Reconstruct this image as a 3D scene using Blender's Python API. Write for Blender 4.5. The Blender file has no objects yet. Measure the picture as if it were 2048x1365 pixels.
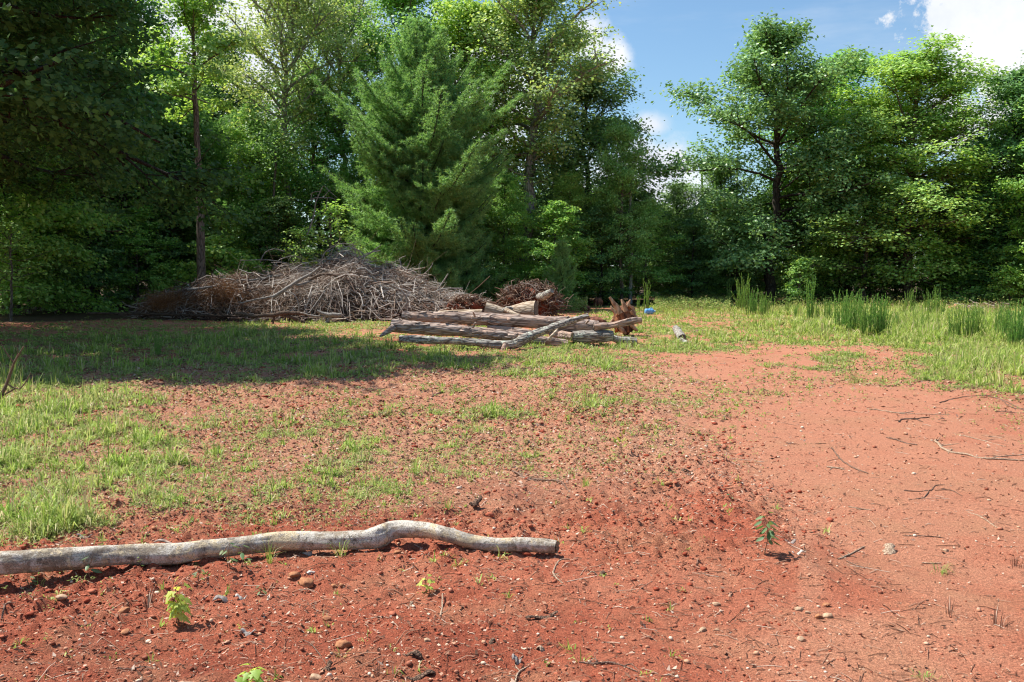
import bpy, math, random
import numpy as np
from mathutils import Vector

# ------------------------------------------------------------------ camera, sky, sun, exposure
FPX = 1850.0                       # focal length in pixels of the 2048 wide photograph
PITCH = math.atan(142.5 / FPX)
EYE = 1.6
scene = bpy.context.scene
COL = scene.collection
cam_data = bpy.data.cameras.new('camera')
cam = bpy.data.objects.new('camera', cam_data)
COL.objects.link(cam)
cam_data.sensor_width = 36.0
cam_data.lens = 36.0 * FPX / 2048.0
cam_data.clip_start = 0.05
cam_data.clip_end = 2000.0
cam.location = (0, 0, EYE)
cam.rotation_euler = (math.pi / 2 - PITCH, 0, 0)
scene.camera = cam

SUN_EL = math.radians(57)
sh = Vector((-0.86, 0.32, 0)).normalized()
SUN = Vector((sh.x * math.cos(SUN_EL), sh.y * math.cos(SUN_EL), math.sin(SUN_EL)))
sd = bpy.data.lights.new('sun', 'SUN')
sd.energy = 5.0
sd.angle = math.radians(0.5)
sd.color = (1.0, 0.955, 0.89)
so = bpy.data.objects.new('sun', sd)
COL.objects.link(so)
so.location = (-20, 10, 40)
so.rotation_mode = 'QUATERNION'
so.rotation_quaternion = SUN.to_track_quat('Z', 'Y')

scene.view_settings.view_transform = 'Standard'
scene.view_settings.look = 'None'
scene.view_settings.exposure = 0.75
scene.view_settings.gamma = 1.0
scene.render.engine = 'CYCLES'
scene.cycles.max_bounces = 7
scene.cycles.diffuse_bounces = 3
scene.cycles.transmission_bounces = 4
scene.cycles.glossy_bounces = 2
scene.cycles.pixel_filter_type = 'BLACKMAN_HARRIS'
scene.cycles.filter_width = 1.15
scene.cycles.caustics_reflective = False
scene.cycles.caustics_refractive = False


def ray(px, py):
    x = (px - 1024.0) / FPX
    u = -(py - 682.5) / FPX
    return np.array([x, math.cos(PITCH) + u * math.sin(PITCH), -math.sin(PITCH) + u * math.cos(PITCH)])


def at_z(px, py, z=0.0):
    """point at height z seen at photo pixel (px, py)"""
    d = ray(px, py)
    t = (z - EYE) / d[2]
    return np.array([d[0] * t, d[1] * t, z])


def at_y(px, py, Y):
    d = ray(px, py)
    t = Y / d[1]
    return np.array([d[0] * t, Y, EYE + d[2] * t])


def to_px(X, Y):
    """photo pixel of ground points (arrays)"""
    fz = np.cos(PITCH) * Y + math.sin(PITCH) * EYE
    uy = math.sin(PITCH) * Y - np.cos(PITCH) * EYE
    fz = np.maximum(fz, 0.4)
    return 1024 + FPX * X / fz, 682.5 - FPX * uy / fz


# ------------------------------------------------------------------ noise
def _h(ix, iy, s):
    n = (ix.astype(np.int64) * 374761393 + iy.astype(np.int64) * 668265263 + s * 974634777) & 0xffffffff
    n = ((n ^ (n >> 13)) * 1274126177) & 0xffffffff
    n = ((n ^ (n >> 16)) * 2246822519) & 0xffffffff
    return ((n ^ (n >> 15)) & 0xffffff) / float(0xffffff)


def vn(x, y, s=0):
    x = np.asarray(x, float); y = np.asarray(y, float)
    ix = np.floor(x); iy = np.floor(y)
    fx = x - ix; fy = y - iy
    fx = fx * fx * (3 - 2 * fx); fy = fy * fy * (3 - 2 * fy)
    a = _h(ix, iy, s); b = _h(ix + 1, iy, s); c = _h(ix, iy + 1, s); d = _h(ix + 1, iy + 1, s)
    return (a * (1 - fx) + b * fx) * (1 - fy) + (c * (1 - fx) + d * fx) * fy - 0.5


def fbm(x, y, s=0, o=4, g=0.5):
    r = 0; a = 1
    c, sn = math.cos(0.6), math.sin(0.6)
    for i in range(o):
        r = r + a * vn(x, y, s + i * 17)
        x, y = (x * c - y * sn) * 2.03 + 3.1, (x * sn + y * c) * 2.03 + 1.7
        a *= g
    return r


def sst(a, b, x):
    t = np.clip((x - a) / (b - a), 0, 1)
    return t * t * (3 - 2 * t)


def worley(x, y, s=0):
    ix = np.floor(x); iy = np.floor(y)
    best = np.full(np.shape(x), 9.0); val = np.zeros(np.shape(x))
    for dx in (-1, 0, 1):
        for dy in (-1, 0, 1):
            cx = ix + dx; cy = iy + dy
            px = cx + _h(cx, cy, s); py = cy + _h(cx, cy, s + 5)
            d = (px - x) ** 2 + (py - y) ** 2
            m = d < best
            best = np.where(m, d, best); val = np.where(m, _h(cx, cy, s + 9), val)
    return np.sqrt(best), val


# ------------------------------------------------------------------ ground layout (maps of the place)
def rough(X, Y):
    """0 on the packed track at the right, 1 on the cloddy soil"""
    px, py = to_px(X, Y)
    edge = 1600 + 60 * fbm(X * 1.3, Y * 1.3, 5, 3) - np.clip((py - 950), 0, 400) * 0.0 - np.clip(950 - py, 0, 300) * 1.4
    edge = edge + 150 * fbm(X * .7, Y * .7, 15, 3)
    r = 1 - sst(edge - 190, edge + 130, px)
    # a smooth fan low in the middle right
    r = r * (1 - 0.6 * sst(1100, 1180, py) * sst(900, 1200, px))
    return np.clip(r, 0, 1)


def clod_field(X, Y):
    return sst(-0.18, 0.25, fbm(X * 0.9 + 7, Y * 0.9, 31, 3) + 0.05)


def g0(X, Y):
    """smooth ground height"""
    X = np.asarray(X, float); Y = np.asarray(Y, float)
    far = np.clip(Y / 12.0, 0.35, 3.0)
    h = 0.035 * far * fbm(X * 0.16, Y * 0.16, 1, 3)
    h = h + 0.022 * fbm(X * 0.8, Y * 0.8, 2, 3)
    # the low ridge left of the packed track (about x=1600 px in front)
    xr = 1.55 + 0.12 * np.sin(Y * 1.7) + 0.10 * fbm(Y * 1.5, X * 0.2, 8, 3)
    h = h + 0.034 * (1 - sst(-0.10, 0.06, X - xr)) * sst(4.2, 4.9, Y) * (1 - sst(6.0, 8.0, Y))
    # eroded bank running from the log end to the lower right
    yb = 5.05 - 0.9 * sst(0.5, 2.6, X) + 0.10 * fbm(X * 2.5, Y * 0.3, 12, 3)
    h = h + 0.040 * (1 - sst(-0.06, 0.06, yb - Y)) * sst(0.2, 0.6, X) * (1 - sst(1.5, 2.0, X))
    return h


def ground_z(X, Y):
    h = g0(X, Y)
    r = rough(X, Y)
    near = 1 - sst(14, 24, np.asarray(Y, float))
    cf = clod_field(X, Y)
    h = h + near * r * (0.040 * fbm(X * 4.0, Y * 4.0, 3, 4) + 0.020 * fbm(X * 17, Y * 17, 4, 3))
    d, v = worley(np.asarray(X) * 11, np.asarray(Y) * 11, 6)
    h = h + near * r * cf * 0.042 * v * (1 - sst(0.12, 0.50, d))
    d, v = worley(np.asarray(X) * 26, np.asarray(Y) * 26, 16)
    h = h + near * (0.25 + 0.75 * r) * 0.010 * v * (1 - sst(0.10, 0.50, d))
    h = h + near * (1 - r) * 0.006 * fbm(X * 9, Y * 5, 14, 4)
    return h


BLOBS = [  # px, py, rx, ry, amount of grass
    (40, 930, 320, 140, 1.4), (90, 775, 200, 42, 1.3), (20, 1010, 240, 80, .7), (-300, 900, 500, 200, 1.0),
    (330, 945, 230, 90, .42), (720, 960, 200, 75, .40), (640, 860, 360, 65, .36), (1060, 832, 170, 32, .62),
    (800, 860, 280, 45, .34), (1000, 900, 330, 60, .22), (620, 1020, 140, 40, .40), (480, 900, 170, 50, .36), (560, 800, 300, 30, .20), (1150, 800, 260, 30, .28), (1250, 870, 200, 40, .2),
    (830, 738, 300, 20, 1.0), (1010, 728, 240, 18, .75), (1180, 745, 150, 16, .65), (560, 742, 320, 16, .8),
    (350, 700, 460, 45, .80), (760, 700, 300, 26, .6), (100, 715, 330, 32, .9), (-250, 720, 300, 60, 1.0),
    (1000, 704, 330, 10, .85), (700, 655, 260, 10, 1.0), (1180, 690, 140, 12, .95), (1340, 694, 120, 20, 1.0),
    (1290, 655, 130, 14, .9), (1240, 635, 180, 14, .6), (1420, 690, 160, 14, .55),
    (1560, 622, 350, 18, 1.0), (1420, 640, 180, 12, .62), (1640, 650, 220, 20, .72), (1850, 646, 280, 26, 1.5), (2010, 662, 260, 38, 1.6), (1760, 640, 160, 22, 1.3),
    (1500, 612, 500, 9, 1.1), (1540, 668, 240, 15, .50), (1700, 685, 300, 16, .42), (1900, 700, 200, 16, .4),
    (1665, 726, 75, 11, 1.0), (1560, 726, 60, 6, .35), (2010, 735, 160, 34, 1.3), (1900, 735, 70, 16, .7), (2300, 760, 260, 70, 1.1),
    (1900, 760, 130, 16, .35), (1700, 750, 200, 14, .16), (1500, 790, 160, 18, .18), (1290, 770, 120, 12, .2),
    (1350, 830, 160, 28, .16), (1200, 920, 160, 50, .10), (420, 1010, 260, 40, .2), (100, 618, 200, 12, .6), (200, 605, 130, 7, 1.2),
    (260, 770, 160, 30, .3), (480, 790, 200, 30, .15), (1000, 780, 220, 16, .16),
]


def cover(X, Y):
    """grass cover 0..1 over the ground"""
    px, py = to_px(X, Y)
    w1 = fbm(X * .8, Y * .55, 40, 3) ; w2 = fbm(X * .8 + 9, Y * .55, 41, 3)
    px = px + w1 * 170 * np.clip(8 / np.maximum(Y, 3), .15, 1.3)
    py = py + w2 * 60 * np.clip(8 / np.maximum(Y, 3), .12, 1.3)
    c = np.zeros(np.shape(X))
    for (bx, by, rx, ry, a) in BLOBS:
        e = ((px - bx) / rx) ** 2 + ((py - by) / ry) ** 2
        c = np.maximum(c, a * np.exp(-e ** 1.4 * .9))
    patch = sst(-.35, .35, fbm(X * 2.2, Y * 2.0, 44, 4))
    fine = sst(-.4, .3, fbm(X * 9, Y * 9, 47, 3))
    c = np.where(c > .8, c * (.25 + .75 * patch) * (.6 + .4 * fine), c * (.25 + 1.25 * patch) * (.35 + .9 * fine))
    return np.clip(c, 0, 1)


def woods(X, Y):
    """1 under the trees"""
    e = np.interp(X, [-60, -22, -15, -8, 0, 8, 14, 30, 60], [10, 18, 29, 37, 38, 41, 42, 40, 30])
    e = e + 3 * fbm(X * .2, Y * .2, 60, 2)
    return sst(-1.2, 1.2, Y - e)


# ------------------------------------------------------------------ meshes
class Geo:
    def __init__(s):
        s.v = []; s.t = []; s.q = []; s.ta = []; s.qa = []; s.n = 0; s.tm = []; s.qm = []

    def add(s, v, t=None, q=None, tint=0.5, mat=0):
        v = np.asarray(v, float).reshape(-1, 3)
        if t is not None and len(t):
            t = np.asarray(t, np.int64).reshape(-1, 3)
            s.t.append(t + s.n); s.ta.append(np.broadcast_to(np.asarray(tint, float), (len(t),)))
            s.tm.append(np.full(len(t), mat))
        if q is not None and len(q):
            q = np.asarray(q, np.int64).reshape(-1, 4)
            s.q.append(q + s.n); s.qa.append(np.broadcast_to(np.asarray(tint, float), (len(q),)))
            s.qm.append(np.full(len(q), mat))
        s.v.append(v); s.n += len(v)

    def build(s, name, mat, parent=None, loc=(0, 0, 0), smooth=False, origin=None):
        V = np.concatenate(s.v)
        if origin is not None:
            V = V - np.asarray(origin)
            loc = origin
        T = np.concatenate(s.t) if s.t else np.zeros((0, 3), int)
        Q = np.concatenate(s.q) if s.q else np.zeros((0, 4), int)
        A = np.concatenate(s.ta + s.qa); M = np.concatenate(s.tm + s.qm)
        me = bpy.data.meshes.new(name)
        me.vertices.add(len(V)); me.vertices.foreach_set('co', V.astype(np.float32).ravel())
        L = np.concatenate([T.ravel(), Q.ravel()]).astype(np.int32)
        me.loops.add(len(L)); me.loops.foreach_set('vertex_index', L)
        ls = np.concatenate([np.arange(len(T)) * 3, len(T) * 3 + np.arange(len(Q)) * 4]).astype(np.int32)
        me.polygons.add(len(ls)); me.polygons.foreach_set('loop_start', ls)
        mats = mat if isinstance(mat, (list, tuple)) else [mat]
        for m in mats:
            me.materials.append(m)
        if len(mats) > 1:
            me.polygons.foreach_set('material_index', M.astype(np.int32))
        me.update(calc_edges=True)
        if smooth:
            me.polygons.foreach_set('use_smooth', np.ones(len(ls), bool))
        at = me.attributes.new('tint', 'FLOAT', 'FACE')
        at.data.foreach_set('value', A.astype(np.float32))
        o = bpy.data.objects.new(name, me)
        COL.objects.link(o)
        o.location = loc
        if parent is not None:
            o.parent = parent
        return o


def tag(o, label=None, cat=None, group=None, kind=None):
    if label: o['label'] = label
    if cat: o['category'] = cat
    if group: o['group'] = group
    if kind: o['kind'] = kind
    return o


def empty(name, loc, label, cat, group=None, rz=0.0):
    o = bpy.data.objects.new(name, None)
    COL.objects.link(o)
    o.empty_display_size = 0.2
    o.location = loc; o.rotation_euler = (0, 0, rz)
    return tag(o, label, cat, group)


KIDS = {}


def copy_thing(root, loc, rz, sc, label, group=None):
    r = root.copy(); COL.objects.link(r)
    r.location = loc; r.rotation_euler = (0, 0, rz); r.scale = sc
    r['label'] = label
    if group: r['group'] = group
    for ch in KIDS[root.name]:
        c = ch.copy(); COL.objects.link(c); c.parent = r
    return r


def nrm(a):
    a = np.asarray(a, float)
    return a / np.maximum(np.linalg.norm(a, axis=-1, keepdims=True), 1e-9)


def tube(geo, P, R, sides=6, tint=.5, lump=0.0, lf=6.0, seed=0, caps=False, mat=0, groove=0.0):
    P = np.asarray(P, float); n = len(P)
    R = np.broadcast_to(np.asarray(R, float), (n,))
    T = nrm(np.gradient(P, axis=0))
    m = nrm(T.mean(axis=0))
    ref = np.array([0, 0, 1.0]) if abs(m[2]) < .8 else np.array([0, 1.0, 0])
    A = nrm(np.cross(T, ref)); B = np.cross(T, A)
    a = np.arange(sides) / sides * 2 * math.pi
    rr = R[:, None] * np.ones((1, sides))
    if lump or groove:
        s = np.concatenate([[0], np.cumsum(np.linalg.norm(np.diff(P, axis=0), axis=1))])
        ca, sa = np.cos(a), np.sin(a)
        X = s[:, None] * lf + 3.1 * ca[None]; Yy = 3.1 * sa[None] + seed * 7.3 + 0 * X
        rr = rr * (1 + lump * 2 * fbm(X * .5, Yy * .6, seed, 3))
        if groove:
            X2 = s[:, None] * lf * .7 + 0 * a[None]; Y2 = a[None] * sides / 12.0 + 0 * X2
            rr = rr * (1 + groove * 2 * (fbm(X2, Y2 * 2.2, seed + 3, 3)))
    V = P[:, None] + rr[..., None] * (np.cos(a)[None, :, None] * A[:, None] + np.sin(a)[None, :, None] * B[:, None])
    i = np.arange(n - 1)[:, None] * sides; j = np.arange(sides)[None]; k = (j + 1) % sides
    q = np.stack([i + j, i + k, i + sides + k, i + sides + j], -1).reshape(-1, 4)
    geo.add(V.reshape(-1, 3), q=q, tint=tint, mat=mat)
    if caps:
        for e, sgn in ((0, -1), (n - 1, 1)):
            ring = V[e]; c = ring.mean(axis=0) + T[e] * sgn * R[e] * .03
            vv = np.vstack([ring, c[None]])
            tt = [(x, (x + 1) % sides, sides) if sgn > 0 else ((x + 1) % sides, x, sides) for x in range(sides)]
            geo.add(vv, t=tt, tint=tint, mat=mat)
    return V


def leaves(geo, C, N, D, L, W, fold=.12, tint=None, rng=None):
    """diamond leaves: centres, normals, long directions"""
    n = len(C)
    D = nrm(D - (D * N).sum(-1, keepdims=True) * N)
    S = np.cross(N, D)
    L = np.broadcast_to(L, (n,))[:, None]; W = np.broadcast_to(W, (n,))[:, None]
    V = np.stack([C - D * L * .5, C + S * W * .5 - N * W * fold + D * L * .06, C + D * L * .5 - N * L * .08, C - S * W * .5 - N * W * fold + D * L * .06], 1)
    q = np.arange(n * 4).reshape(-1, 4)
    geo.add(V.reshape(-1, 3), q=q, tint=.5 if tint is None else tint)


LOBED = np.array([(0, 0), (.22, .03), (.50, -.02), (.36, .22), (.56, .42), (.30, .46), (.22, .60), (.17, .74), (0, 1.0),
                  (-.17, .74), (-.22, .60), (-.30, .46), (-.56, .42), (-.36, .22), (-.50, -.02), (-.22, .03)])
OVATE = np.array([(0, 0), (.13, .12), (.2, .32), (.19, .55), (.11, .8), (0, 1.0), (-.11, .8), (-.19, .55), (-.2, .32), (-.13, .12)])


def shape_leaf(geo, base, d, n, size, shape=LOBED, cup=.25, tint=.5):
    """one real leaf blade fanned from its midrib, with a slight droop"""
    d = nrm(d); n = nrm(n - np.dot(n, d) * d); s = np.cross(d, n)
    pts = []
    for (x, y) in shape:
        z = -cup * (abs(x) * .8 + y * y * .5)
        pts.append(base + size * (s * x + d * y + n * z))
    pts.append(base + size * (d * .42 - n * cup * .06))
    m = len(shape)
    geo.add(pts, t=[(i, (i + 1) % m, m) for i in range(m)], tint=tint)


def blob(geo, c, r, rng, sub=1, squash=(1, 1, .7), rough_=.25, tint=.5):
    """irregular stone or clod"""
    v, f = ICO[sub]
    k = 1 + rough_ * (rng.random(len(v)) - .5) * 2
    V = v * k[:, None] * np.asarray(squash) * r
    a = rng.random() * 6.28
    R = np.array([[math.cos(a), -math.sin(a), 0], [math.sin(a), math.cos(a), 0], [0, 0, 1]])
    geo.add(V @ R.T + c, t=f, tint=tint)


def _ico(sub):
    p = (1 + 5 ** .5) / 2
    v = [(-1, p, 0), (1, p, 0), (-1, -p, 0), (1, -p, 0), (0, -1, p), (0, 1, p), (0, -1, -p), (0, 1, -p), (p, 0, -1), (p, 0, 1), (-p, 0, -1), (-p, 0, 1)]
    f = [(0, 11, 5), (0, 5, 1), (0, 1, 7), (0, 7, 10), (0, 10, 11), (1, 5, 9), (5, 11, 4), (11, 10, 2), (10, 7, 6), (7, 1, 8), (3, 9, 4), (3, 4, 2), (3, 2, 6), (3, 6, 8), (3, 8, 9), (4, 9, 5), (2, 4, 11), (6, 2, 10), (8, 6, 7), (9, 8, 1)]
    v = [np.array(x, float) / np.linalg.norm(x) for x in v]
    for _ in range(sub - 1):
        mid = {}; nf = []
        def m(a, b):
            k = (min(a, b), max(a, b))
            if k not in mid:
                x = v[a] + v[b]; v.append(x / np.linalg.norm(x)); mid[k] = len(v) - 1
            return mid[k]
        for a, b, c in f:
            ab, bc, ca = m(a, b), m(b, c), m(c, a)
            nf += [(a, ab, ca), (b, bc, ab), (c, ca, bc), (ab, bc, ca)]
        f = nf
    return np.array(v), np.array(f)


ICO = {1: _ico(1), 2: _ico(2), 3: _ico(3)}


# ------------------------------------------------------------------ materials
class NT:
    def __init__(s, tree):
        s.t = tree; s.n = tree.nodes; s.l = tree.links

    def new(s, typ, **kw):
        n = s.n.new(typ)
        for k, v in kw.items():
            setattr(n, k, v)
        return n

    def put(s, sock, v):
        if isinstance(v, bpy.types.NodeSocket):
            s.l.new(v, sock)
        elif isinstance(v, (tuple, list)) and len(v) == 3 and sock.type == 'RGBA':
            sock.default_value = (*v, 1)
        else:
            sock.default_value = v

    def math(s, op, a, b=0.0, clamp=False):
        n = s.new('ShaderNodeMath', operation=op, use_clamp=clamp)
        s.put(n.inputs[0], a); s.put(n.inputs[1], b)
        return n.outputs[0]

    def mix(s, f, a, b, mode='MIX'):
        n = s.new('ShaderNodeMix', data_type='RGBA', blend_type=mode)
        s.put(n.inputs['Factor'], f); s.put(n.inputs[6], a); s.put(n.inputs[7], b)
        return n.outputs[2]

    def ramp(s, f, stops):
        n = s.new('ShaderNodeValToRGB')
        e = n.color_ramp.elements
        e[0].position = stops[0][0]; e[0].color = (*stops[0][1], 1)
        e[1].position = stops[-1][0]; e[1].color = (*stops[-1][1], 1)
        for p, c in stops[1:-1]:
            x = e.new(p); x.color = (*c, 1)
        s.put(n.inputs[0], f)
        return n.outputs[0]

    def rng(s, v, a, b, c=0.0, d=1.0, smooth=True):
        n = s.new('ShaderNodeMapRange', clamp=True)
        if smooth: n.interpolation_type = 'SMOOTHSTEP'
        s.put(n.inputs[0], v)
        for i, x in enumerate((a, b, c, d)):
            n.inputs[i + 1].default_value = x
        return n.outputs[0]

    def noise(s, scale, detail=4, rough=.55, vec=None, dist=0.0, out=0):
        n = s.new('ShaderNodeTexNoise')
        n.inputs['Scale'].default_value = scale; n.inputs['Detail'].default_value = detail
        n.inputs['Roughness'].default_value = rough; n.inputs['Distortion'].default_value = dist
        if vec is not None: s.l.new(vec, n.inputs['Vector'])
        return n.outputs[out]

    def voro(s, scale, vec=None, feature='F1', rnd=1.0, out=0):
        n = s.new('ShaderNodeTexVoronoi', feature=feature)
        n.inputs['Scale'].default_value = scale
        n.inputs['Randomness'].default_value = rnd
        if vec is not None: s.l.new(vec, n.inputs['Vector'])
        return n.outputs[out]

    def obj(s, scale=(1, 1, 1)):
        c = s.new('ShaderNodeTexCoord'); m = s.new('ShaderNodeMapping')
        m.inputs['Scale'].default_value = scale
        s.l.new(c.outputs['Object'], m.inputs['Vector'])
        return m.outputs[0]

    def attr(s, name):
        return s.new('ShaderNodeAttribute', attribute_name=name).outputs['Fac']

    def bump(s, h, strength=.5, dist=.02, normal=None):
        n = s.new('ShaderNodeBump')
        n.inputs['Strength'].default_value = strength; n.inputs['Distance'].default_value = dist
        s.l.new(h, n.inputs['Height'])
        if normal is not None: s.l.new(normal, n.inputs['Normal'])
        return n.outputs[0]


def mat(name):
    m = bpy.data.materials.new(name); m.use_nodes = True
    t = NT(m.node_tree)
    b = t.n['Principled BSDF']
    b.inputs['Roughness'].default_value = .85
    b.inputs['Specular IOR Level'].default_value = .25
    return m, t, b


def leaf_mat(name, dark, mid, light, trans=.38, tip=None, rough_=.5, spec=.35):
    m, t, b = mat(name)
    g = t.new('ShaderNodeNewGeometry')
    r = g.outputs['Random Per Island']
    oi = t.new('ShaderNodeObjectInfo')
    c = t.ramp(r, [(0, dark), (.45, mid), (1, light)])
    if tip is not None:
        c = t.mix(t.rng(t.attr('tint'), .6, 1.0), c, tip)
    n = t.noise(.9, 2, vec=t.obj())
    h = t.new('ShaderNodeHueSaturation')
    t.put(h.inputs['Color'], c)
    t.put(h.inputs['Value'], t.math('ADD', t.math('MULTIPLY', n, .5), .76))
    h.inputs['Saturation'].default_value = .90
    t.put(h.inputs['Hue'], t.math('ADD', t.math('MULTIPLY', oi.outputs['Random'], .030), .483))
    col = h.outputs[0]
    t.put(b.inputs['Base Color'], col)
    b.inputs['Roughness'].default_value = rough_
    b.inputs['Specular IOR Level'].default_value = spec
    tr = t.new('ShaderNodeBsdfTranslucent')
    t.put(tr.inputs[0], t.mix(1.0, col, (1.6, 1.5, .85), 'MULTIPLY'))
    mx = t.new('ShaderNodeMixShader')
    mx.inputs[0].default_value = trans
    t.l.new(b.outputs[0], mx.inputs[1]); t.l.new(tr.outputs[0], mx.inputs[2])
    t.l.new(mx.outputs[0], t.n['Material Output'].inputs[0])
    return m


def bark_mat(name, dark, light, axis='Z', scale=14, lichen=None, lamt=.5, bump=.6, warm=None):
    m, t, b = mat(name)
    k = .16
    sc = {'Z': (1, 1, k), 'X': (k, 1, 1), 'N': (1, 1, 1)}[axis]
    v = t.obj(sc)
    n1 = t.noise(scale, 6, .65, v)
    w = t.voro(scale * 1.3, v, 'DISTANCE_TO_EDGE')
    f = t.math('MULTIPLY', t.rng(w, 0, .22), t.math('ADD', n1, .3), True)
    c = t.mix(f, dark, light)
    if warm is not None:
        c = t.mix(t.rng(t.noise(3.1, 3, vec=t.obj()), .48, .62), c, warm)
    if lichen is not None:
        l = t.rng(t.noise(scale * .45, 5, .7, t.obj()), .62 - .2 * lamt, .70 - .2 * lamt)
        c = t.mix(l, c, lichen)
    t.put(b.inputs['Base Color'], c)
    h = t.math('ADD', t.math('MULTIPLY', f, .8), t.math('MULTIPLY', n1, .7))
    t.l.new(t.bump(h, bump, .02), b.inputs['Normal'])
    b.inputs['Roughness'].default_value = .9
    return m


def plain(name, a, c2, scale=20, bump=.3, dist=.005, rough_=.85, sc=(1, 1, 1), lo=.35, hi=.65):
    m, t, b = mat(name)
    n = t.noise(scale, 5, .6, t.obj(sc))
    c = t.mix(t.rng(n, lo, hi), a, c2)
    oi = t.new('ShaderNodeObjectInfo')
    c = t.mix(t.math('MULTIPLY', t.attr('tint'), .0), c, a)
    t.put(b.inputs['Base Color'], c)
    t.l.new(t.bump(n, bump, dist), b.inputs['Normal'])
    b.inputs['Roughness'].default_value = rough_
    return m


def island_mat(name, stops, rough_=.9, trans=0.0, use_tint=False, noise_=0, patch=None):
    m, t, b = mat(name)
    r = t.attr('tint') if use_tint else t.new('ShaderNodeNewGeometry').outputs['Random Per Island']
    c = t.ramp(r, stops)
    if patch:
        c = t.mix(t.rng(t.noise(1.3, 5, .7, t.obj()), .42, .66, 0, .35), c, patch)
    if noise_:
        n = t.noise(noise_, 4, .6, t.obj())
        h = t.new('ShaderNodeHueSaturation')
        t.put(h.inputs['Color'], c); t.put(h.inputs['Value'], t.math('ADD', t.math('MULTIPLY', n, 1.0), .5))
        c = h.outputs[0]
        t.l.new(t.bump(n, .5, .004), b.inputs['Normal'])
    t.put(b.inputs['Base Color'], c)
    b.inputs['Roughness'].default_value = rough_
    if trans:
        tr = t.new('ShaderNodeBsdfTranslucent'); t.put(tr.inputs[0], c)
        mx = t.new('ShaderNodeMixShader'); mx.inputs[0].default_value = trans
        t.l.new(b.outputs[0], mx.inputs[1]); t.l.new(tr.outputs[0], mx.inputs[2])
        t.l.new(mx.outputs[0], t.n['Material Output'].inputs[0])
    return m


# ------------------------------------------------------------------ sky with clouds
world = bpy.data.worlds.new('World'); scene.world = world
world.use_nodes = True
w = NT(world.node_tree)
bg = w.n['Background']
sky = w.new('ShaderNodeTexSky', sky_type='NISHITA')
sky.sun_disc = False
sky.sun_elevation = SUN_EL
sky.sun_rotation = math.atan2(SUN.x, SUN.y)
sky.air_density = 1.0; sky.dust_density = .6; sky.ozone_density = 1.4
SKY_STRENGTH = 0.074
bg.inputs['Strength'].default_value = SKY_STRENGTH
tc = w.new('ShaderNodeTexCoord')
vec = tc.outputs['Generated']
n_big = w.new('ShaderNodeTexNoise'); n_big.inputs['Scale'].default_value = 16; n_big.inputs['Detail'].default_value = 10; n_big.inputs['Roughness'].default_value = .66
w.l.new(vec, n_big.inputs['Vector'])
nv = w.math('MULTIPLY', w.math('SUBTRACT', n_big.outputs[0], .5), 1.7)
total = None


def cloud_at(px, py, r, soft=.35, amp=.9, sq=1.0):
    d = nrm(ray(px, py))
    n = w.new('ShaderNodeVectorMath', operation='SUBTRACT')
    w.l.new(vec, n.inputs[0]); n.inputs[1].default_value = tuple(d)
    m = w.new('ShaderNodeVectorMath', operation='MULTIPLY')
    w.l.new(n.outputs[0], m.inputs[0]); m.inputs[1].default_value = (1, 1, sq)
    ln = w.new('ShaderNodeVectorMath', operation='LENGTH'); w.l.new(m.outputs[0], ln.inputs[0])
    e = w.math('ADD', w.math('DIVIDE', ln.outputs[1], r), w.math('MULTIPLY', nv, 2.2 * amp))
    return w.rng(e, 1.0 + soft, 1.0 - soft)


CLOUDS = [(2045, 5, .092, .16, .9, 1.2), (2150, 100, .11, .2, .9, 1.2), (1222, 112, .020, .5, .5, 1), (1180, 80, .022, .5, .6, 1),
          (1335, 335, .022, .35, .6, 1.1), (1300, 250, .016, .9, .5, 1.8), (1910, 240, .03, .4, .5, 1), (960, 200, .07, .4, .6, 1), (420, 110, .09, .4, .8, 1),
          (640, 40, .05, .6, .8, 1.4), (1270, 420, .08, .4, .6, 1.2), (-500, 100, .3, .4, .9, 1.5), (2900, 250, .25, .3, .9, 1.6)]
for cc in CLOUDS:
    o = cloud_at(*cc)
    total = o if total is None else w.math('MAXIMUM', total, o)
# thin veils and far-off clouds all round
wz = w.new('ShaderNodeSeparateXYZ'); w.l.new(vec, wz.inputs[0])
mp = w.new('ShaderNodeMapping'); mp.inputs['Scale'].default_value = (1.2, 1.2, 6); w.l.new(vec, mp.inputs[0])
veil = w.rng(w.noise(2.4, 6, .6, mp.outputs[0]), .47, .80, 0, .36)
total = w.math('MAXIMUM', total, veil)
shade = w.rng(w.noise(14, 5, .6, vec), .3, .75)
ccol = w.mix(shade, (7.0, 7.4, 8.0), (9.0, 9.1, 9.2))
tot = w.mix(total, w.mix(1.0, sky.outputs[0], (1.02, 1.22, 1.30), 'MULTIPLY'), ccol)
w.l.new(tot, bg.inputs['Color'])

# ------------------------------------------------------------------ ground
rs = np.random.default_rng(7)


def axis_pts(lo, hi, d0, grow, end_lo, end_hi):
    a = list(np.arange(lo, hi + 1e-6, d0))
    s = d0; x = hi; up = []
    while x < end_hi:
        s *= grow; x += s; up.append(x)
    s = d0; x = lo; dn = []
    while x > end_lo:
        s *= grow; x -= s; dn.append(x)
    return np.array(dn[::-1] + a + up)


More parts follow.
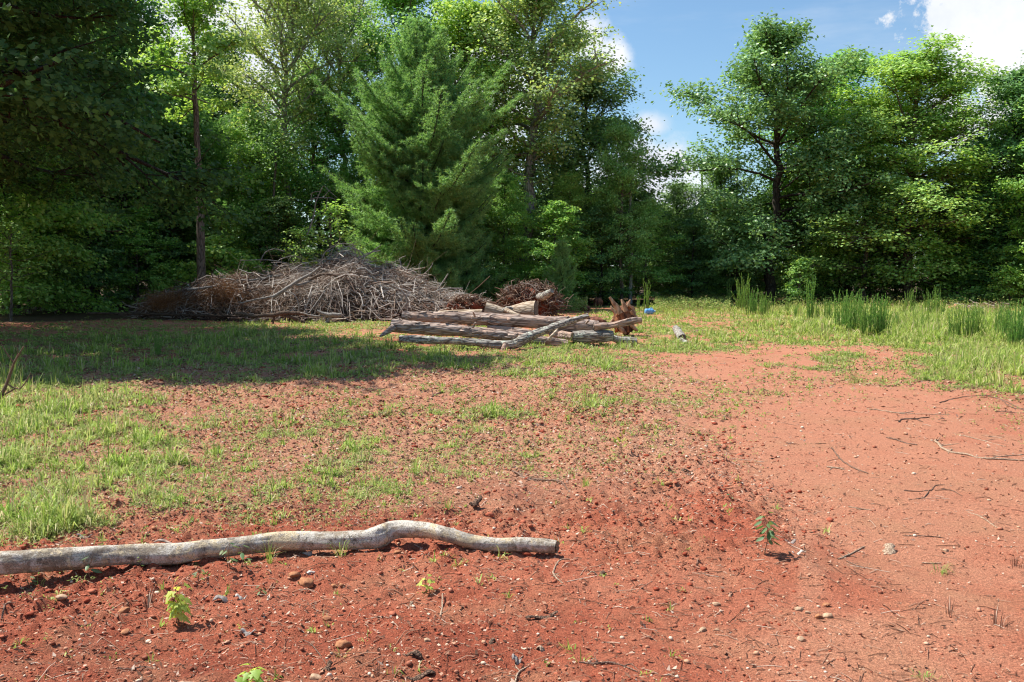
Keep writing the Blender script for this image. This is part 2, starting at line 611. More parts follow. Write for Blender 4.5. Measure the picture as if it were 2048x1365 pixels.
def build_ground():
    xs = axis_pts(-4.2, 4.2, .0165, 1.018, -420, 420)
    ys = []
    y = 2.6
    while y < 420:
        ys.append(y); y += max(.012, .0036 * y) if y < 60 else .05 * y
    s = .012; y = 2.6; dn = []
    while y > -160:
        s *= 1.10; y -= s; dn.append(y)
    ys = np.array(dn[::-1] + ys)
    X, Y = np.meshgrid(xs, ys)
    Z = ground_z(X, Y)
    Z = Z * np.where(Y < 0, np.clip(1 + Y / 6, 0, 1), 1)
    V = np.stack([X, Y, Z], -1).reshape(-1, 3)
    nx = len(xs); ny = len(ys)
    i = np.arange(ny - 1)[:, None] * nx; j = np.arange(nx - 1)[None]
    q = np.stack([i + j, i + j + 1, i + nx + j + 1, i + nx + j], -1).reshape(-1, 4)
    g = Geo(); g.add(V, q=q)
    cov = cover(X, Y).ravel(); wd = woods(X, Y).ravel()
    px, py = to_px(X, Y)
    rr = rough(X, Y)
    pale = .30 + .50 * sst(1180, 860, py) + .34 * (1 - rr) * (1 - .3 * sst(1000, 1250, py)) + .75 * fbm(X * .8, Y * .8, 70, 5)
    # local paler patches and one darker streak
    pale = pale + .20 * np.exp(-(((px - 1420) / 260) ** 2 + ((py - 1120) / 90) ** 2)) - .30 * np.exp(-(((px - 1900) / 220) ** 2 + ((py - 800) / 25) ** 2))
    pale = pale + .30 * np.exp(-(((px - 1480) / 420) ** 2 + ((py - 790) / 60) ** 2))
    pale = pale + .38 * np.exp(-(((px - 1610 - 12 * np.sin(py / 30)) / 28) ** 2)) * sst(1000, 1060, py) * (1 - sst(1180, 1240, py))
    pale = np.clip(pale, 0, 1).ravel()
    mid = ((1 - sst(960, 1120, py)) * sst(690, 740, py) * (1 - sst(1250, 1550, px)) * .85 + .30 * sst(.05, .4, cov.reshape(px.shape))).ravel()
    m, t, b = mat('red_clay')
    P = t.attr('pale'); Cc = t.attr('cover'); W = t.attr('woods')
    geo = t.new('ShaderNodeNewGeometry').outputs['Position']
    n1 = t.noise(38, 6, .7, geo); n2 = t.noise(160, 3, .6, geo); n3 = t.noise(2.6, 5, .6, geo); n4 = t.noise(700, 2, .5, geo)
    f = t.math('ADD', P, t.math('MULTIPLY', t.math('SUBTRACT', n3, .5), .7), True)
    f = t.math('ADD', f, t.math('MULTIPLY', t.math('SUBTRACT', n1, .5), .55), True)
    c = t.ramp(f, [(0, (.25, .056, .027)), (.35, (.375, .098, .048)), (.7, (.46, .155, .083)), (1, (.51, .215, .122))])
    dust = t.rng(t.noise(1.1, 6, .65, geo), .46, .66, 0, .55)
    c = t.mix(dust, c, (.44, .215, .115))
    midf = t.rng(t.math('ADD', t.attr('mid'), t.math('MULTIPLY', t.math('SUBTRACT', n3, .5), 1.1)), .15, .85, 0, .50)
    c = t.mix(midf, c, (.45, .245, .145))
    dk = t.rng(t.noise(5.5, 5, .7, geo), .60, .72, 0, .35)
    c = t.mix(dk, c, (.24, .085, .05))
    # sandy grit: pale and dark grains
    c = t.mix(t.math('MULTIPLY', t.rng(n2, .62, .74), .45), c, (.62, .32, .20))
    c = t.mix(t.math('MULTIPLY', t.rng(n4, .60, .72), .40), c, (.50, .26, .18))
    c = t.mix(t.math('MULTIPLY', t.rng(n2, .42, .30), .55), c, (.09, .020, .011))
    gr = t.rng(n2, .34, .66, .62, 1.30, smooth=False)
    gr = t.math('MULTIPLY', gr, t.rng(t.noise(70, 4, .7, geo), .36, .62, .70, 1.16, smooth=False))
    gm = t.new('ShaderNodeVectorMath', operation='SCALE'); t.put(gm.inputs[0], c); t.put(gm.inputs['Scale'], gr); c = gm.outputs[0]
    # thatch and moss between the grass blades
    th = t.ramp(t.noise(60, 4, .7, geo), [(.3, (.06, .035, .02)), (.5, (.24, .15, .085)), (.75, (.22, .20, .075))])
    cf = t.rng(t.math('ADD', Cc, t.math('MULTIPLY', t.math('SUBTRACT', n1, .5), .8)), .18, .75, 0, .85)
    c = t.mix(cf, c, th)
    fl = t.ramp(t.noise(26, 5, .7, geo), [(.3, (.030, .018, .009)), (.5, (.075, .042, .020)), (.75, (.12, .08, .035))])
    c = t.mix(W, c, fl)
    t.put(b.inputs['Base Color'], c)
    h = t.math('ADD', t.math('MULTIPLY', n1, .6), t.math('ADD', t.math('MULTIPLY', n2, .5), t.math('MULTIPLY', n4, .15)))
    t.l.new(t.bump(h, 1.0, .022), b.inputs['Normal'])
    b.inputs['Roughness'].default_value = .95
    o = g.build('ground', m, smooth=True)
    for nm, arr in (('cover', cov), ('woods', wd), ('pale', pale), ('mid', mid)):
        a = o.data.attributes.new(nm, 'FLOAT', 'POINT'); a.data.foreach_set('value', arr.astype(np.float32))
    tag(o, kind='structure')


build_ground()
def gz(x, y):
    return float(ground_z(np.array([x]), np.array([y]))[0])
def gs(x, y):
    return float(g0(np.array([x]), np.array([y]))[0])
def gpt(px, py):
    p = at_z(px, py); p[2] = gz(p[0], p[1]); return p

# ------------------------------------------------------------------ tree builders
M_BARK = bark_mat('bark_grey_brown', (.06, .048, .038), (.24, .20, .16), 'Z', 16)
M_BARKD = bark_mat('bark_dark', (.02, .016, .012), (.075, .06, .045), 'Z', 14)
M_BARKL = bark_mat('bark_pale_grey', (.16, .145, .125), (.46, .43, .38), 'Z', 12)
M_OAK = leaf_mat('oak_leaf', (0.082, 0.180, 0.050), (0.149, 0.301, 0.072), (0.319, 0.514, 0.139), .30, rough_=.42, spec=.5)
M_MAPLE = leaf_mat('maple_leaf', (0.130, 0.286, 0.044), (0.245, 0.497, 0.068), (0.449, 0.620, 0.124), .40)
M_BRIGHT = leaf_mat('bright_leaf', (0.118, 0.284, 0.052), (0.212, 0.446, 0.088), (0.330, 0.594, 0.158), .38)
M_YELLOW = leaf_mat('yellow_green_leaf', (.13, .30, .055), (.27, .54, .09), (.42, .61, .13), .36, tip=(.52, .53, .13))
M_DEEP = leaf_mat('deep_green_leaf', (0.060, 0.144, 0.044), (0.113, 0.257, 0.068), (0.223, 0.421, 0.097), .34)
M_AIRY = leaf_mat('grey_green_leaf', (0.189, 0.317, 0.097), (0.319, 0.497, 0.139), (0.523, 0.620, 0.216), .36)
M_PINE = leaf_mat('pine_needle', (.11, .28, .075), (.195, .41, .115), (.31, .54, .16), .32, rough_=.5, spec=.3)

M_SHADE = leaf_mat('leaf_painted_shade', (.030, .085, .022), (.055, .14, .034), (.11, .23, .05), .46, rough_=.6, spec=.15)  # backlit shade of the left canopy trees put into a darker leaf colour
M_DEEPW = leaf_mat('deep_wood_leaf', (.025, .065, .02), (.045, .11, .032), (.08, .17, .045), .3, rough_=.6, spec=.2)  # gloom inside the far wood painted into a darker leaf green


def grow(seed, H, R, cb=.12, nl=40, asc=(5, 60), nsub=6, lpc=60, cr=.45, leafL=.14, leafW=.10, flat=.35, trunk_r=.14,
         prof=None, bend=.25, upn=.7, tipred=0.0, limb_k=.34, limb_r=.017, fork=False, spread=1.0, lean=(0, 0), sparse=0.0):
    rng = np.random.default_rng(seed)
    tr = Geo(); cr_ = Geo()
    prof = prof or (lambda t: (t + .12) ** .4 * (1 - t) ** .55 * 1.45)
    n = 46
    zz = np.linspace(-.25, H * .93, n)
    wob = np.cumsum(rng.normal(0, bend * H / 14 * .14, (n, 2)), axis=0)
    wob -= wob[1]
    P = np.column_stack([wob[:, 0], wob[:, 1], zz])
    rad = trunk_r * (1 - .93 * (zz / H).clip(0, 1)) + .012
    rad[0] *= 1.5; rad[1] *= 1.15
    tube(tr, P, rad, 10, lump=.10, lf=2.0, seed=seed)
    Cs = []; Ds = []; Rs = []
    ax = lambda z: np.array([np.interp(z, zz, P[:, 0]), np.interp(z, zz, P[:, 1]), z])
    for i in range(nl):
        t = (i + rng.random()) / nl
        z0 = H * (cb + (1 - cb) * t * .90)
        az = i * 2.39996 + rng.normal(0, .35)
        L = R * prof(t) * rng.uniform(.62, 1.15)
        if rng.random() < sparse: continue
        el = math.radians(asc[0] + (asc[1] - asc[0]) * t + rng.normal(0, 8))
        d = np.array([math.cos(az) * math.cos(el), math.sin(az) * math.cos(el), math.sin(el)])
        s = np.linspace(0, 1, 7)[:, None]
        side = np.array([-math.sin(az), math.cos(az), 0])
        cv = rng.normal(0, .12); dr = rng.uniform(-.02, .16) * (1 - t)
        base = ax(z0)
        Q = base + d * L * s + side * L * cv * s ** 2 + np.array([0, 0, 1.0]) * L * (-dr * s ** 2 + .06 * np.sin(s * 5 + i))
        r0 = max(.010, min(trunk_r * .45, L * limb_r) * (1.1 - .5 * t))
        tube(tr, Q, r0 * (1 - .8 * s[:, 0]) + .005, 5)
        k = max(2, int(nsub * (L / R + .35)))
        for j in range(k):
            u = rng.uniform(.28, 1.0)
            st = base + (Q - base)[min(6, int(u * 6))]
            a2 = az + rng.choice([-1, 1]) * rng.uniform(.35, 1.35)
            e2 = el + rng.normal(.05, .3)
            l2 = L * limb_k * rng.uniform(.5, 1.25) * (1.15 - .5 * u) + .15
            d2 = np.array([math.cos(a2) * math.cos(e2), math.sin(a2) * math.cos(e2), math.sin(e2)])
            en = st + d2 * l2
            md = (st + en) / 2 + rng.normal(0, .05, 3) * l2
            tube(tr, [st, md, en], [r0 * .35 + .003, r0 * .22 + .003, .003], 3)
            Cs += [en, md]; Ds += [d2, d2]; Rs += [1.0, .75]
            if l2 > .9:
                for _ in range(2):
                    e3 = md + (d2 + rng.normal(0, .6, 3)) * l2 * .45
                    tube(tr, [md, e3], [r0 * .15 + .003, .003], 3)
                    Cs.append(e3); Ds.append(d2); Rs.append(.8)
        Cs.append(Q[-1]); Ds.append(d); Rs.append(1.0)
    # leader
    for _ in range(5):
        Cs.append(ax(H * rng.uniform(.86, .97)) + rng.normal(0, .15, 3)); Ds.append(np.array([0, 0, 1.0])); Rs.append(.7)
    Cs = np.array(Cs); Ds = np.array(Ds); Rs = np.array(Rs) * rng.uniform(.6, 1.25, len(Rs))
    cnt = np.maximum(4, (lpc * Rs ** 1.6).astype(int))
    idx = np.repeat(np.arange(len(Cs)), cnt)
    N = len(idx)
    off = rng.normal(0, .5, (N, 3)); off[:, 2] *= flat
    # clumps arch over: edges hang
    rr = np.hypot(off[:, 0], off[:, 1])
    off[:, 2] -= .22 * rr ** 2
    out = nrm(Ds[idx] * np.array([1, 1, .4]))
    C = Cs[idx] + off * (cr * Rs[idx])[:, None] * spread
    C[:, 2] += .05
    C[:, 2] = np.maximum(C[:, 2], .05)
    nn = nrm(np.array([0, 0, upn]) + out * .25 + rng.normal(0, .42, (N, 3)) + off * .25)
    dd = nrm(out + rng.normal(0, .7, (N, 3)) - np.array([0, 0, .35]))
    sz = rng.uniform(.65, 1.25, N)
    tint = np.zeros(N)
    if tipred:
        tint = np.clip(off[:, 2] * .9 + (C[:, 2] / H) * .5 + rng.normal(0, .22, N), 0, 1) * tipred
    leaves(cr_, C, nn, dd, leafL * sz, leafW * sz, tint=tint)
    return tr, cr_


def pine(seed, H, R, trunk_r=.15, whorl=.42, z0=.5, nb=6, needles=26, nl_=.15, nw=.017):
    rng = np.random.default_rng(seed)
    tr = Geo(); cr_ = Geo()
    zz = np.linspace(-.2, H, 40)
    P = np.column_stack([np.cumsum(rng.normal(0, .01, 40)), np.cumsum(rng.normal(0, .01, 40)), zz])
    tube(tr, P, trunk_r * (1 - .94 * (zz / H).clip(0, 1)) + .008, 9, lump=.1, lf=2, seed=seed)
    TC = []; TD = []
    z = z0
    while z < H - .15:
        t = z / H
        k = nb if t < .9 else 4
        a0 = rng.random() * 6.28
        for i in range(k):
            L = R * min(1.0, (.55 + 1.6 * t) if t < .28 else 1.0) * (1 - t ** 1.7) ** .8 * (1 + .6 * float(fbm(np.array([i / k * 3.0]), np.array([z * .55]), seed, 2)[0])) * rng.uniform(.5, 1.1) + .12
            az = a0 + i / k * 6.283 + rng.normal(0, .22)
            el = math.radians(6 + 44 * t + rng.normal(0, 9))
            h = np.array([math.cos(az), math.sin(az), 0]); up = np.array([0, 0, 1.0])
            s = np.linspace(0, 1, 6)[:, None]
            base = np.array([np.interp(z, zz, P[:, 0]), np.interp(z, zz, P[:, 1]), z + rng.normal(0, .08)])
            Q = base + h * L * math.cos(el) * s + up * L * (math.sin(el) * s - .12 * (1 - t) * np.sin(s * 3.1) + .10 * s ** 3)
            tube(tr, Q, (.006 + L * .011) * (1 - .8 * s[:, 0]) + .003, 4)
            side = np.array([-h[1], h[0], 0])
            u = .07
            while u < 1.0:
                c = np.array([np.interp(u, s[:, 0], Q[:, j]) for j in range(3)])
                for sg in (-1, 1):
                    l2 = (1.05 - u) * L * .42 * rng.uniform(.5, 1.2) + .07
                    d2 = nrm(h * .75 + side * sg * rng.uniform(.5, 1.1) + up * rng.uniform(.0, .35))
                    m = max(1, int(l2 / .14))
                    for q in range(m):
                        TC.append(c + d2 * l2 * (q + 1) / m + rng.normal(0, .02, 3)); TD.append(nrm(d2 + up * .35))
                u += .15 / L * rng.uniform(.8, 1.2)
            TC.append(Q[-1]); TD.append(nrm(h + up * .5))
        z += whorl * rng.uniform(.75, 1.2) * (1 - .35 * t)
    for q in range(6):
        TC.append(np.array([P[-1, 0], P[-1, 1], H - .1 * q])); TD.append(np.array([0, 0, 1.0]))
    TC = np.array(TC); TD = np.array(TD)
    N = len(TC) * needles
    idx = np.repeat(np.arange(len(TC)), needles)
    d = nrm(TD[idx] * .55 + rng.normal(0, .62, (N, 3)))
    l = nl_ * rng.uniform(.7, 1.2, N)[:, None]
    s = nrm(np.cross(d, rng.normal(0, 1, (N, 3)))) * nw * .5
    b = TC[idx] - TD[idx] * rng.uniform(0, .09, N)[:, None]
    V = np.stack([b - s, b + s, b + d * l], 1)
    cr_.add(V.reshape(-1, 3), t=np.arange(N * 3).reshape(-1, 3), tint=.3)
    return tr, cr_


PROTO = {}


def proto(key, name, cat, geos, bark, leafm, H):
    PROTO[key] = dict(name=name, cat=cat, geos=geos, bark=bark, leaf=leafm, H=H, root=None, n=0)


def place_tree(key, px, Y, top_py, rz, label, wide=1.0, X=None, Z=None, group='trees of the wood edge'):
    wide = wide * 1.08
    p = PROTO[key]
    x = at_y(px, 600, Y)[0] if X is None else X
    zt = at_y(px, top_py, Y)[2] if Z is None else Z
    s = zt / p['H']
    loc = (x, Y, gs(x, Y) - .03)
    sc = (s * wide, s * wide, s)
    if p['root'] is None:
        r = empty(p['name'], loc, label, p['cat'], group, rz)
        r.scale = sc
        a = p['geos'][0].build('trunk', p['bark'], r, smooth=True)
        b = p['geos'][1].build('crown', p['leaf'], r)
        p['root'] = r; KIDS[r.name] = [a, b]
        p['geos'] = None
        return r
    return copy_thing(p['root'], loc, rz, sc, label, group)


cone = lambda t: (1.05 - t) ** .8 * min(1, .6 + 2 * t)
fullp = lambda t: (t + .10) ** .30 * (1 - t) ** .50 * 1.35
highp = lambda t: (t + .05) ** .55 * (1 - t) ** .45 * 1.55
proto('oak', 'oak_tree', 'tree', grow(11, 12, 4.2, cb=.14, nl=52, asc=(2, 62), nsub=8, lpc=72, cr=.55, leafL=.15, leafW=.08, flat=.6, trunk_r=.17, prof=fullp, upn=.5, bend=.4, sparse=.12), M_BARKD, M_OAK, 12)
proto('oak2', 'oak_tree', 'tree', grow(12, 12, 3.4, cb=.08, nl=54, asc=(0, 60), nsub=7, lpc=66, cr=.55, leafL=.14, leafW=.08, flat=.6, trunk_r=.15, prof=fullp, upn=.5), M_BARKD, M_DEEP, 12)
proto('maple', 'maple_tree', 'tree', grow(21, 12, 3.6, cb=.07, nl=64, asc=(0, 58), nsub=8, lpc=64, cr=.58, leafL=.12, leafW=.10, flat=.45, trunk_r=.14, prof=fullp), M_BARK, M_MAPLE, 12)
proto('bright', 'broadleaf_tree', 'tree', grow(22, 12, 3.2, cb=.15, nl=50, asc=(5, 66), nsub=7, lpc=60, cr=.55, leafL=.12, leafW=.095, flat=.55, trunk_r=.13, prof=fullp), M_BARK, M_BRIGHT, 12)
proto('yellow', 'maple_tree', 'tree', grow(23, 12, 3.9, cb=.07, nl=84, asc=(2, 60), nsub=8, lpc=62, cr=.56, leafL=.115, leafW=.09, flat=.40, trunk_r=.16, prof=lambda t: (t + .2) ** .30 * (1 - t) ** .42 * 1.22, tipred=.6, upn=.9), M_BARK, M_YELLOW, 12)
proto('tall', 'broadleaf_tree', 'tree', grow(31, 14, 3.8, cb=.34, nl=46, asc=(22, 70), nsub=9, lpc=52, cr=.55, leafL=.12, leafW=.08, flat=.6, trunk_r=.24, prof=highp, upn=.4, bend=.4, limb_r=.030), M_BARKL, M_AIRY, 14)
proto('tall2', 'broadleaf_tree', 'tree', grow(32, 14, 3.6, cb=.45, nl=44, asc=(25, 72), nsub=9, lpc=34, cr=.6, leafL=.12, leafW=.075, flat=.7, trunk_r=.17, prof=highp, upn=.3, bend=.6, limb_r=.026), M_BARKL, M_AIRY, 14)
proto('pole', 'broadleaf_tree', 'tree', grow(33, 14, 2.6, cb=.55, nl=30, asc=(10, 60), nsub=6, lpc=44, cr=.45, leafL=.13, leafW=.11, flat=.35, trunk_r=.16, prof=fullp, bend=.12), M_BARK, M_MAPLE, 14)
proto('under', 'broadleaf_tree', 'tree', grow(41, 7, 2.3, cb=.10, nl=36, asc=(0, 55), nsub=7, lpc=40, cr=.42, leafL=.13, leafW=.10, flat=.25, trunk_r=.06, prof=fullp), M_BARK, M_MAPLE, 7)
proto('under2', 'broadleaf_tree', 'tree', grow(42, 7, 2.2, cb=.06, nl=36, asc=(0, 50), nsub=7, lpc=40, cr=.42, leafL=.14, leafW=.08, flat=.30, trunk_r=.06, prof=fullp), M_BARKD, M_DEEP, 7)
proto('shrub', 'shrub', 'shrub', grow(43, 2.2, 1.0, cb=.04, nl=26, asc=(15, 65), nsub=5, lpc=20, cr=.26, leafL=.10, leafW=.07, flat=.5, trunk_r=.022, prof=fullp, upn=.5), M_BARK, M_MAPLE, 2.2)
proto('sapling', 'sapling', 'sapling', grow(44, 2.4, .62, cb=.06, nl=30, asc=(10, 60), nsub=4, lpc=14, cr=.20, leafL=.10, leafW=.08, flat=.5, trunk_r=.02, prof=fullp, upn=.5, tipred=.5), M_BARK, M_YELLOW, 2.4)
proto('lowtree', 'sapling', 'sapling', grow(45, 4.5, 1.35, cb=.30, nl=20, asc=(5, 55), nsub=4, lpc=13, cr=.30, leafL=.11, leafW=.085, flat=.35, trunk_r=.03, prof=fullp, upn=.8), M_BARK, M_YELLOW, 4.5)
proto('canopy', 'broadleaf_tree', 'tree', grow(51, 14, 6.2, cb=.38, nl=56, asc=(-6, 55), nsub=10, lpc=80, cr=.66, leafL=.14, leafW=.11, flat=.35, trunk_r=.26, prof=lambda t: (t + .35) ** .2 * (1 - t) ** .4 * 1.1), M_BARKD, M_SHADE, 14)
proto('pine', 'pine_tree', 'tree', pine(61, 12, 4.6, whorl=.40, needles=26, nl_=.17, nw=.024), M_BARKD, M_PINE, 12)
proto('pine2', 'pine_tree', 'tree', pine(62, 5, 1.9, trunk_r=.06, whorl=.34, z0=.25, nb=6), M_BARKD, M_PINE, 5)

T = place_tree
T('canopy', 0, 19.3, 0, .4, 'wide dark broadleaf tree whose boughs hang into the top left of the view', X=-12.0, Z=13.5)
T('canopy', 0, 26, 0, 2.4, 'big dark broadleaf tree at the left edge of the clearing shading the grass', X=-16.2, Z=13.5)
T('maple', 0, 33.5, 0, 1.1, 'dark leafy maple on the far left standing just inside the frame edge', X=-18.0, Z=13)
T('oak2', 95, 37, -90, .4, 'dark oak with a low shaded crown among the far left trees')
T('maple', 30, 42, -160, 2.9, 'tall maple in the second row of the far left woods')
T('bright', 130, 46, -120, .8, 'yellow-green lit tree glimpsed between the dark crowns on the far left')
T('oak2', 250, 41, -110, 3.3, 'dark oak left of the tall bare trunk and behind the grass')
T('pine', 340, 45, 95, 1.0, 'small crowned pine showing feathery needles left of the tall bare trunk')
T('pole', 404, 34.2, -120, 2.0, 'slender tree with a long straight bare grey trunk left of the brush pile')
T('maple', 190, 50, -60, 5.0, 'maple deep in the left woods behind the dark oak')
T('tall2', 560, 44, -60, 1.0, 'sparse airy tree with thin grey limbs against sky above the brush pile', wide=1.1)
T('maple', 520, 43, 205, 4.1, 'bushy maple below the airy tree, left behind the brush pile', wide=.9)
T('bright', 640, 46, 120, 2.2, 'bright leafy tree between the airy tree and the big pine')
T('tall2', 700, 47, -40, 3.7, 'sparse topped tree directly left of the big pine', wide=1.0)
T('oak2', 450, 50, 40, .9, 'dark oak deep in the woods behind the bare trunk')
T('maple', 720, 43, 300, 5.9, 'low maple tucked against the left side of the big pine', wide=.8)
T('pine', 845, 38.5, 42, .3, 'big feathery pine towering behind the brush pile', wide=.98)
T('bright', 800, 47, -60, 5.0, 'tall tree whose green top rises behind the big pine')
T('maple', 940, 45, -30, .6, 'tall maple directly right of the big pine')
T('tall', 1060, 44, -70, 2.6, 'tall grey limbed tree with an open crown behind the root wad', wide=1.3)
T('oak2', 1170, 47, 105, 2.0, 'dark oak right of the grey limbed tree bordering the gap of sky', wide=1.25)
T('maple', 1010, 42, 330, 2.1, 'shaded maple low in front of the grey limbed tree', wide=.9)
T('bright', 1245, 43, 235, 3.9, 'yellow-green tree on the left side of the gap of sky', wide=.85)
T('maple', 1140, 43.5, 330, 4.9, 'layered maple under the dark oak, above the young pines', wide=.85)
T('oak2', 1350, 49, 355, 1.4, 'low dark oak at the bottom of the gap of sky', wide=1.3)
T('oak2', 1440, 48, 300, 4.4, 'dark oak half hidden at the left foot of the great oak', wide=1.1)
T('oak', 1540, 45, 35, 2.25, 'great oak with an open irregular crown rising against the blue sky', wide=1.2)
T('bright', 1690, 49, 85, 1.5, 'bright green tree between the great oak and the yellow maple', wide=1.4)
T('maple', 1625, 47, 260, .2, 'green maple filling the space right of the oak trunk')
T('yellow', 1812, 45, 88, .9, 'broad yellow-green maple with rust tinted tips, brightest tree on the right', wide=1.35)
T('oak2', 1960, 49, 265, 5.1, 'dark oak in the dip between the yellow maple and the tree at the right edge')
T('oak2', 2035, 44, 118, 2.7, 'tall dark oak at the right edge of the view', wide=1.35)
T('oak', 2130, 46, 60, 4.0, 'oak just past the right edge with its boughs reaching in')
T('maple', 2180, 40, 90, 2.0, 'maple beyond the right edge of the clearing', wide=1.1)
T('maple', 2290, 37, 20, 4.0, 'maple outermost on the right side of the clearing', wide=1.1)
# understorey along the edge
UN = [('under', 60, 34.5, 330, 'small shaded tree at the left edge of the clearing above the dirt bank'), ('under2', 180, 36.5, 380, 'dark small tree left of the grassy gap in the shade'),
      ('under', 275, 38.5, 400, 'small shaded tree behind the sunlit patch of grass on the left'), ('under2', 350, 40, 350, 'dark small tree behind the left tip of the brush pile'),
      ('under', 450, 40, 420, 'lit small tree just right of the bare grey trunk'), ('under2', 560, 40.5, 380, 'dark small tree behind the left slope of the brush pile'),
      ('under2', 930, 41, 380, 'dark small tree at the foot of the big pine on its right'), ('under', 1110, 40.5, 400, 'small tree above the young pine by the root wad'),
      ('under2', 1200, 43, 400, 'dark small tree left of the slim trunk near the root wad'), ('under', 1290, 45, 400, 'small shaded tree right of the slim trunk'),
      ('under2', 1385, 45, 430, 'dark small tree behind the blue drum'), ('under2', 1470, 45.5, 440, 'dark small tree behind the left dog fennel clump'),
      ('under2', 1590, 46.5, 420, 'dark small tree behind the pale sapling'), ('under2', 1680, 46, 430, 'dark small tree left under the yellow maple'),
      ('under', 1905, 45, 420, 'lit small tree right under the yellow maple'), ('under2', 1990, 43, 400, 'small dark tree under the tall oak at the right edge'),
      ('under', 2060, 41, 430, 'small tree at the right edge above the tall weeds'), ('under2', 1770, 47, 470, 'dark small tree straight below the yellow maple'),
      ('under', 2170, 37, 400, 'small tree beyond the right edge of the tall weeds')]
for i, (k, px, Y, tp, lb) in enumerate(UN):
    T(k, px, Y, tp, i * 1.7, lb, wide=1.15, group='small trees along the wood edge')
SHR = [(20, 33, 560, 'lowest leafy shrub at the far left on the shaded bank'), (110, 34.5, 545, 'shaded shrub left of the sunlit grass patch'), (330, 38, 530, 'shrub in deep shade left of the brush pile'),
       (240, 40, 540, 'shrub behind the sunlit grass patch'), (430, 37.5, 480, 'lit leafy shrub beside the foot of the bare grey trunk'), (500, 38, 520, 'shrub behind the left part of the brush pile'),
       (1000, 41, 530, 'shrub in shade between the big pine and the young pine'), (1225, 44, 545, 'shrub in shade left of the slim trunk'),
       (1340, 46, 550, 'shrub in shade behind the leafy weeds by the blue drum'), (1430, 46, 550, 'shrub in shade left of the dog fennel at the wood edge'),
       (1540, 46, 540, 'shrub in shade left of the pale sapling'), (1650, 46, 540, 'shrub in shade right of the pale sapling'),
       (1870, 45, 545, 'shrub in shade under the right side of the yellow maple'), (1940, 43, 540, 'shrub behind the small brown debris heap at right'),
       (2020, 40, 540, 'shrub behind the tall weeds at the right edge')]
for i, (px, Y, tp, lb) in enumerate(SHR):
    T('shrub', px, Y, tp, i * 2.3, lb, wide=1.25, group='shrubs along the wood edge')
T('pine2', 1125, 38, 478, 1.0, 'young bushy pine behind the root wad', wide=.9, group='young pines')
T('pine2', 930, 40, 400, 3.0, 'young pine at the right foot of the big pine', wide=.9, group='young pines')
T('pine2', 770, 39, 380, 2.0, 'young pine at the left foot of the big pine', wide=.9, group='young pines')
T('sapling', 1597, 41, 514, .5, 'pale yellow-green sapling standing alone before the dark wood', wide=1.3, group='saplings')
T('lowtree', 660, 33.8, 405, 2.0, 'pale leafy sapling sprouting behind the top of the brush pile', wide=1.3, group='saplings')
T('lowtree', 600, 33.4, 455, 4.0, 'lower pale sapling sprouting left of the top of the brush pile', wide=1.1, group='saplings')
T('lowtree', 20, 29, 440, 4.0, 'thin sapling in shade at the left edge above the dirt bank', wide=1.4, group='saplings')

# slim bare trunks standing in the dark wood
TRK = [(1262, 43.5, 330, .10, 'slim grey trunk rising from the weeds right of the root wad'), (1208, 46, 400, .06, 'thin trunk in the dark left of the slim grey trunk'),
       (1241, 48, 420, .07, 'thin trunk in the dark just left of the slim grey trunk, farther back'), (556, 41, 300, .09, 'slim pale trunk behind the left slope of the brush pile'),
       (490, 45, 330, .07, 'thin dark trunk between the bare grey trunk and the slim pale trunk'), (75, 37, 300, .09, 'twin stemmed grey trunk in the far left shade'),
       (63, 38, 300, .06, 'thinner grey trunk touching the left of the far left twin'), (1728, 45, 380, .13, 'stout trunk under the left side of the yellow maple'),
       (1500, 47, 400, .08, 'thin trunk left of the great oak trunk'), (1465, 48, 400, .07, 'thin trunk in the dark behind the dog fennel'),
       (1885, 46.5, 420, .08, 'thin trunk under the right side of the yellow maple'), (2040, 46, 350, .10, 'grey trunk in the shade at the right edge')]
for i, (px, Y, tp, r, lb) in enumerate(TRK):
    rng = np.random.default_rng(900 + i)
    x = at_y(px, 600, Y)[0]; zt = at_y(px, tp, Y)[2]
    zz = np.linspace(-.2, zt, 12)
    P = np.column_stack([np.cumsum(rng.normal(0, .035, 12)), np.cumsum(rng.normal(0, .03, 12)), zz])
    g = Geo(); tube(g, P, r * (1 - .5 * np.linspace(0, 1, 12)), 8, lump=.12, lf=2, seed=i)
    root = empty('broadleaf_tree', (x, Y, gs(x, Y)), lb, 'tree', 'slim trunks in the dark wood')
    g.build('trunk', M_BARK if i % 2 else M_BARKL if i in (0, 3) else M_BARK, root, smooth=True)
    c = Geo(); n = 1500
    Cn = np.column_stack([rng.normal(0, .7, n), rng.normal(0, .7, n), zt + rng.normal(.2, .9, n)]); Cn[:, :2] += P[-1, :2]
    leaves(c, Cn, nrm(rng.normal(0, .5, (n, 3)) + [0, 0, .7]), nrm(rng.normal(0, 1, (n, 3))), .13, .10)
    c.build('crown', M_DEEP, root)


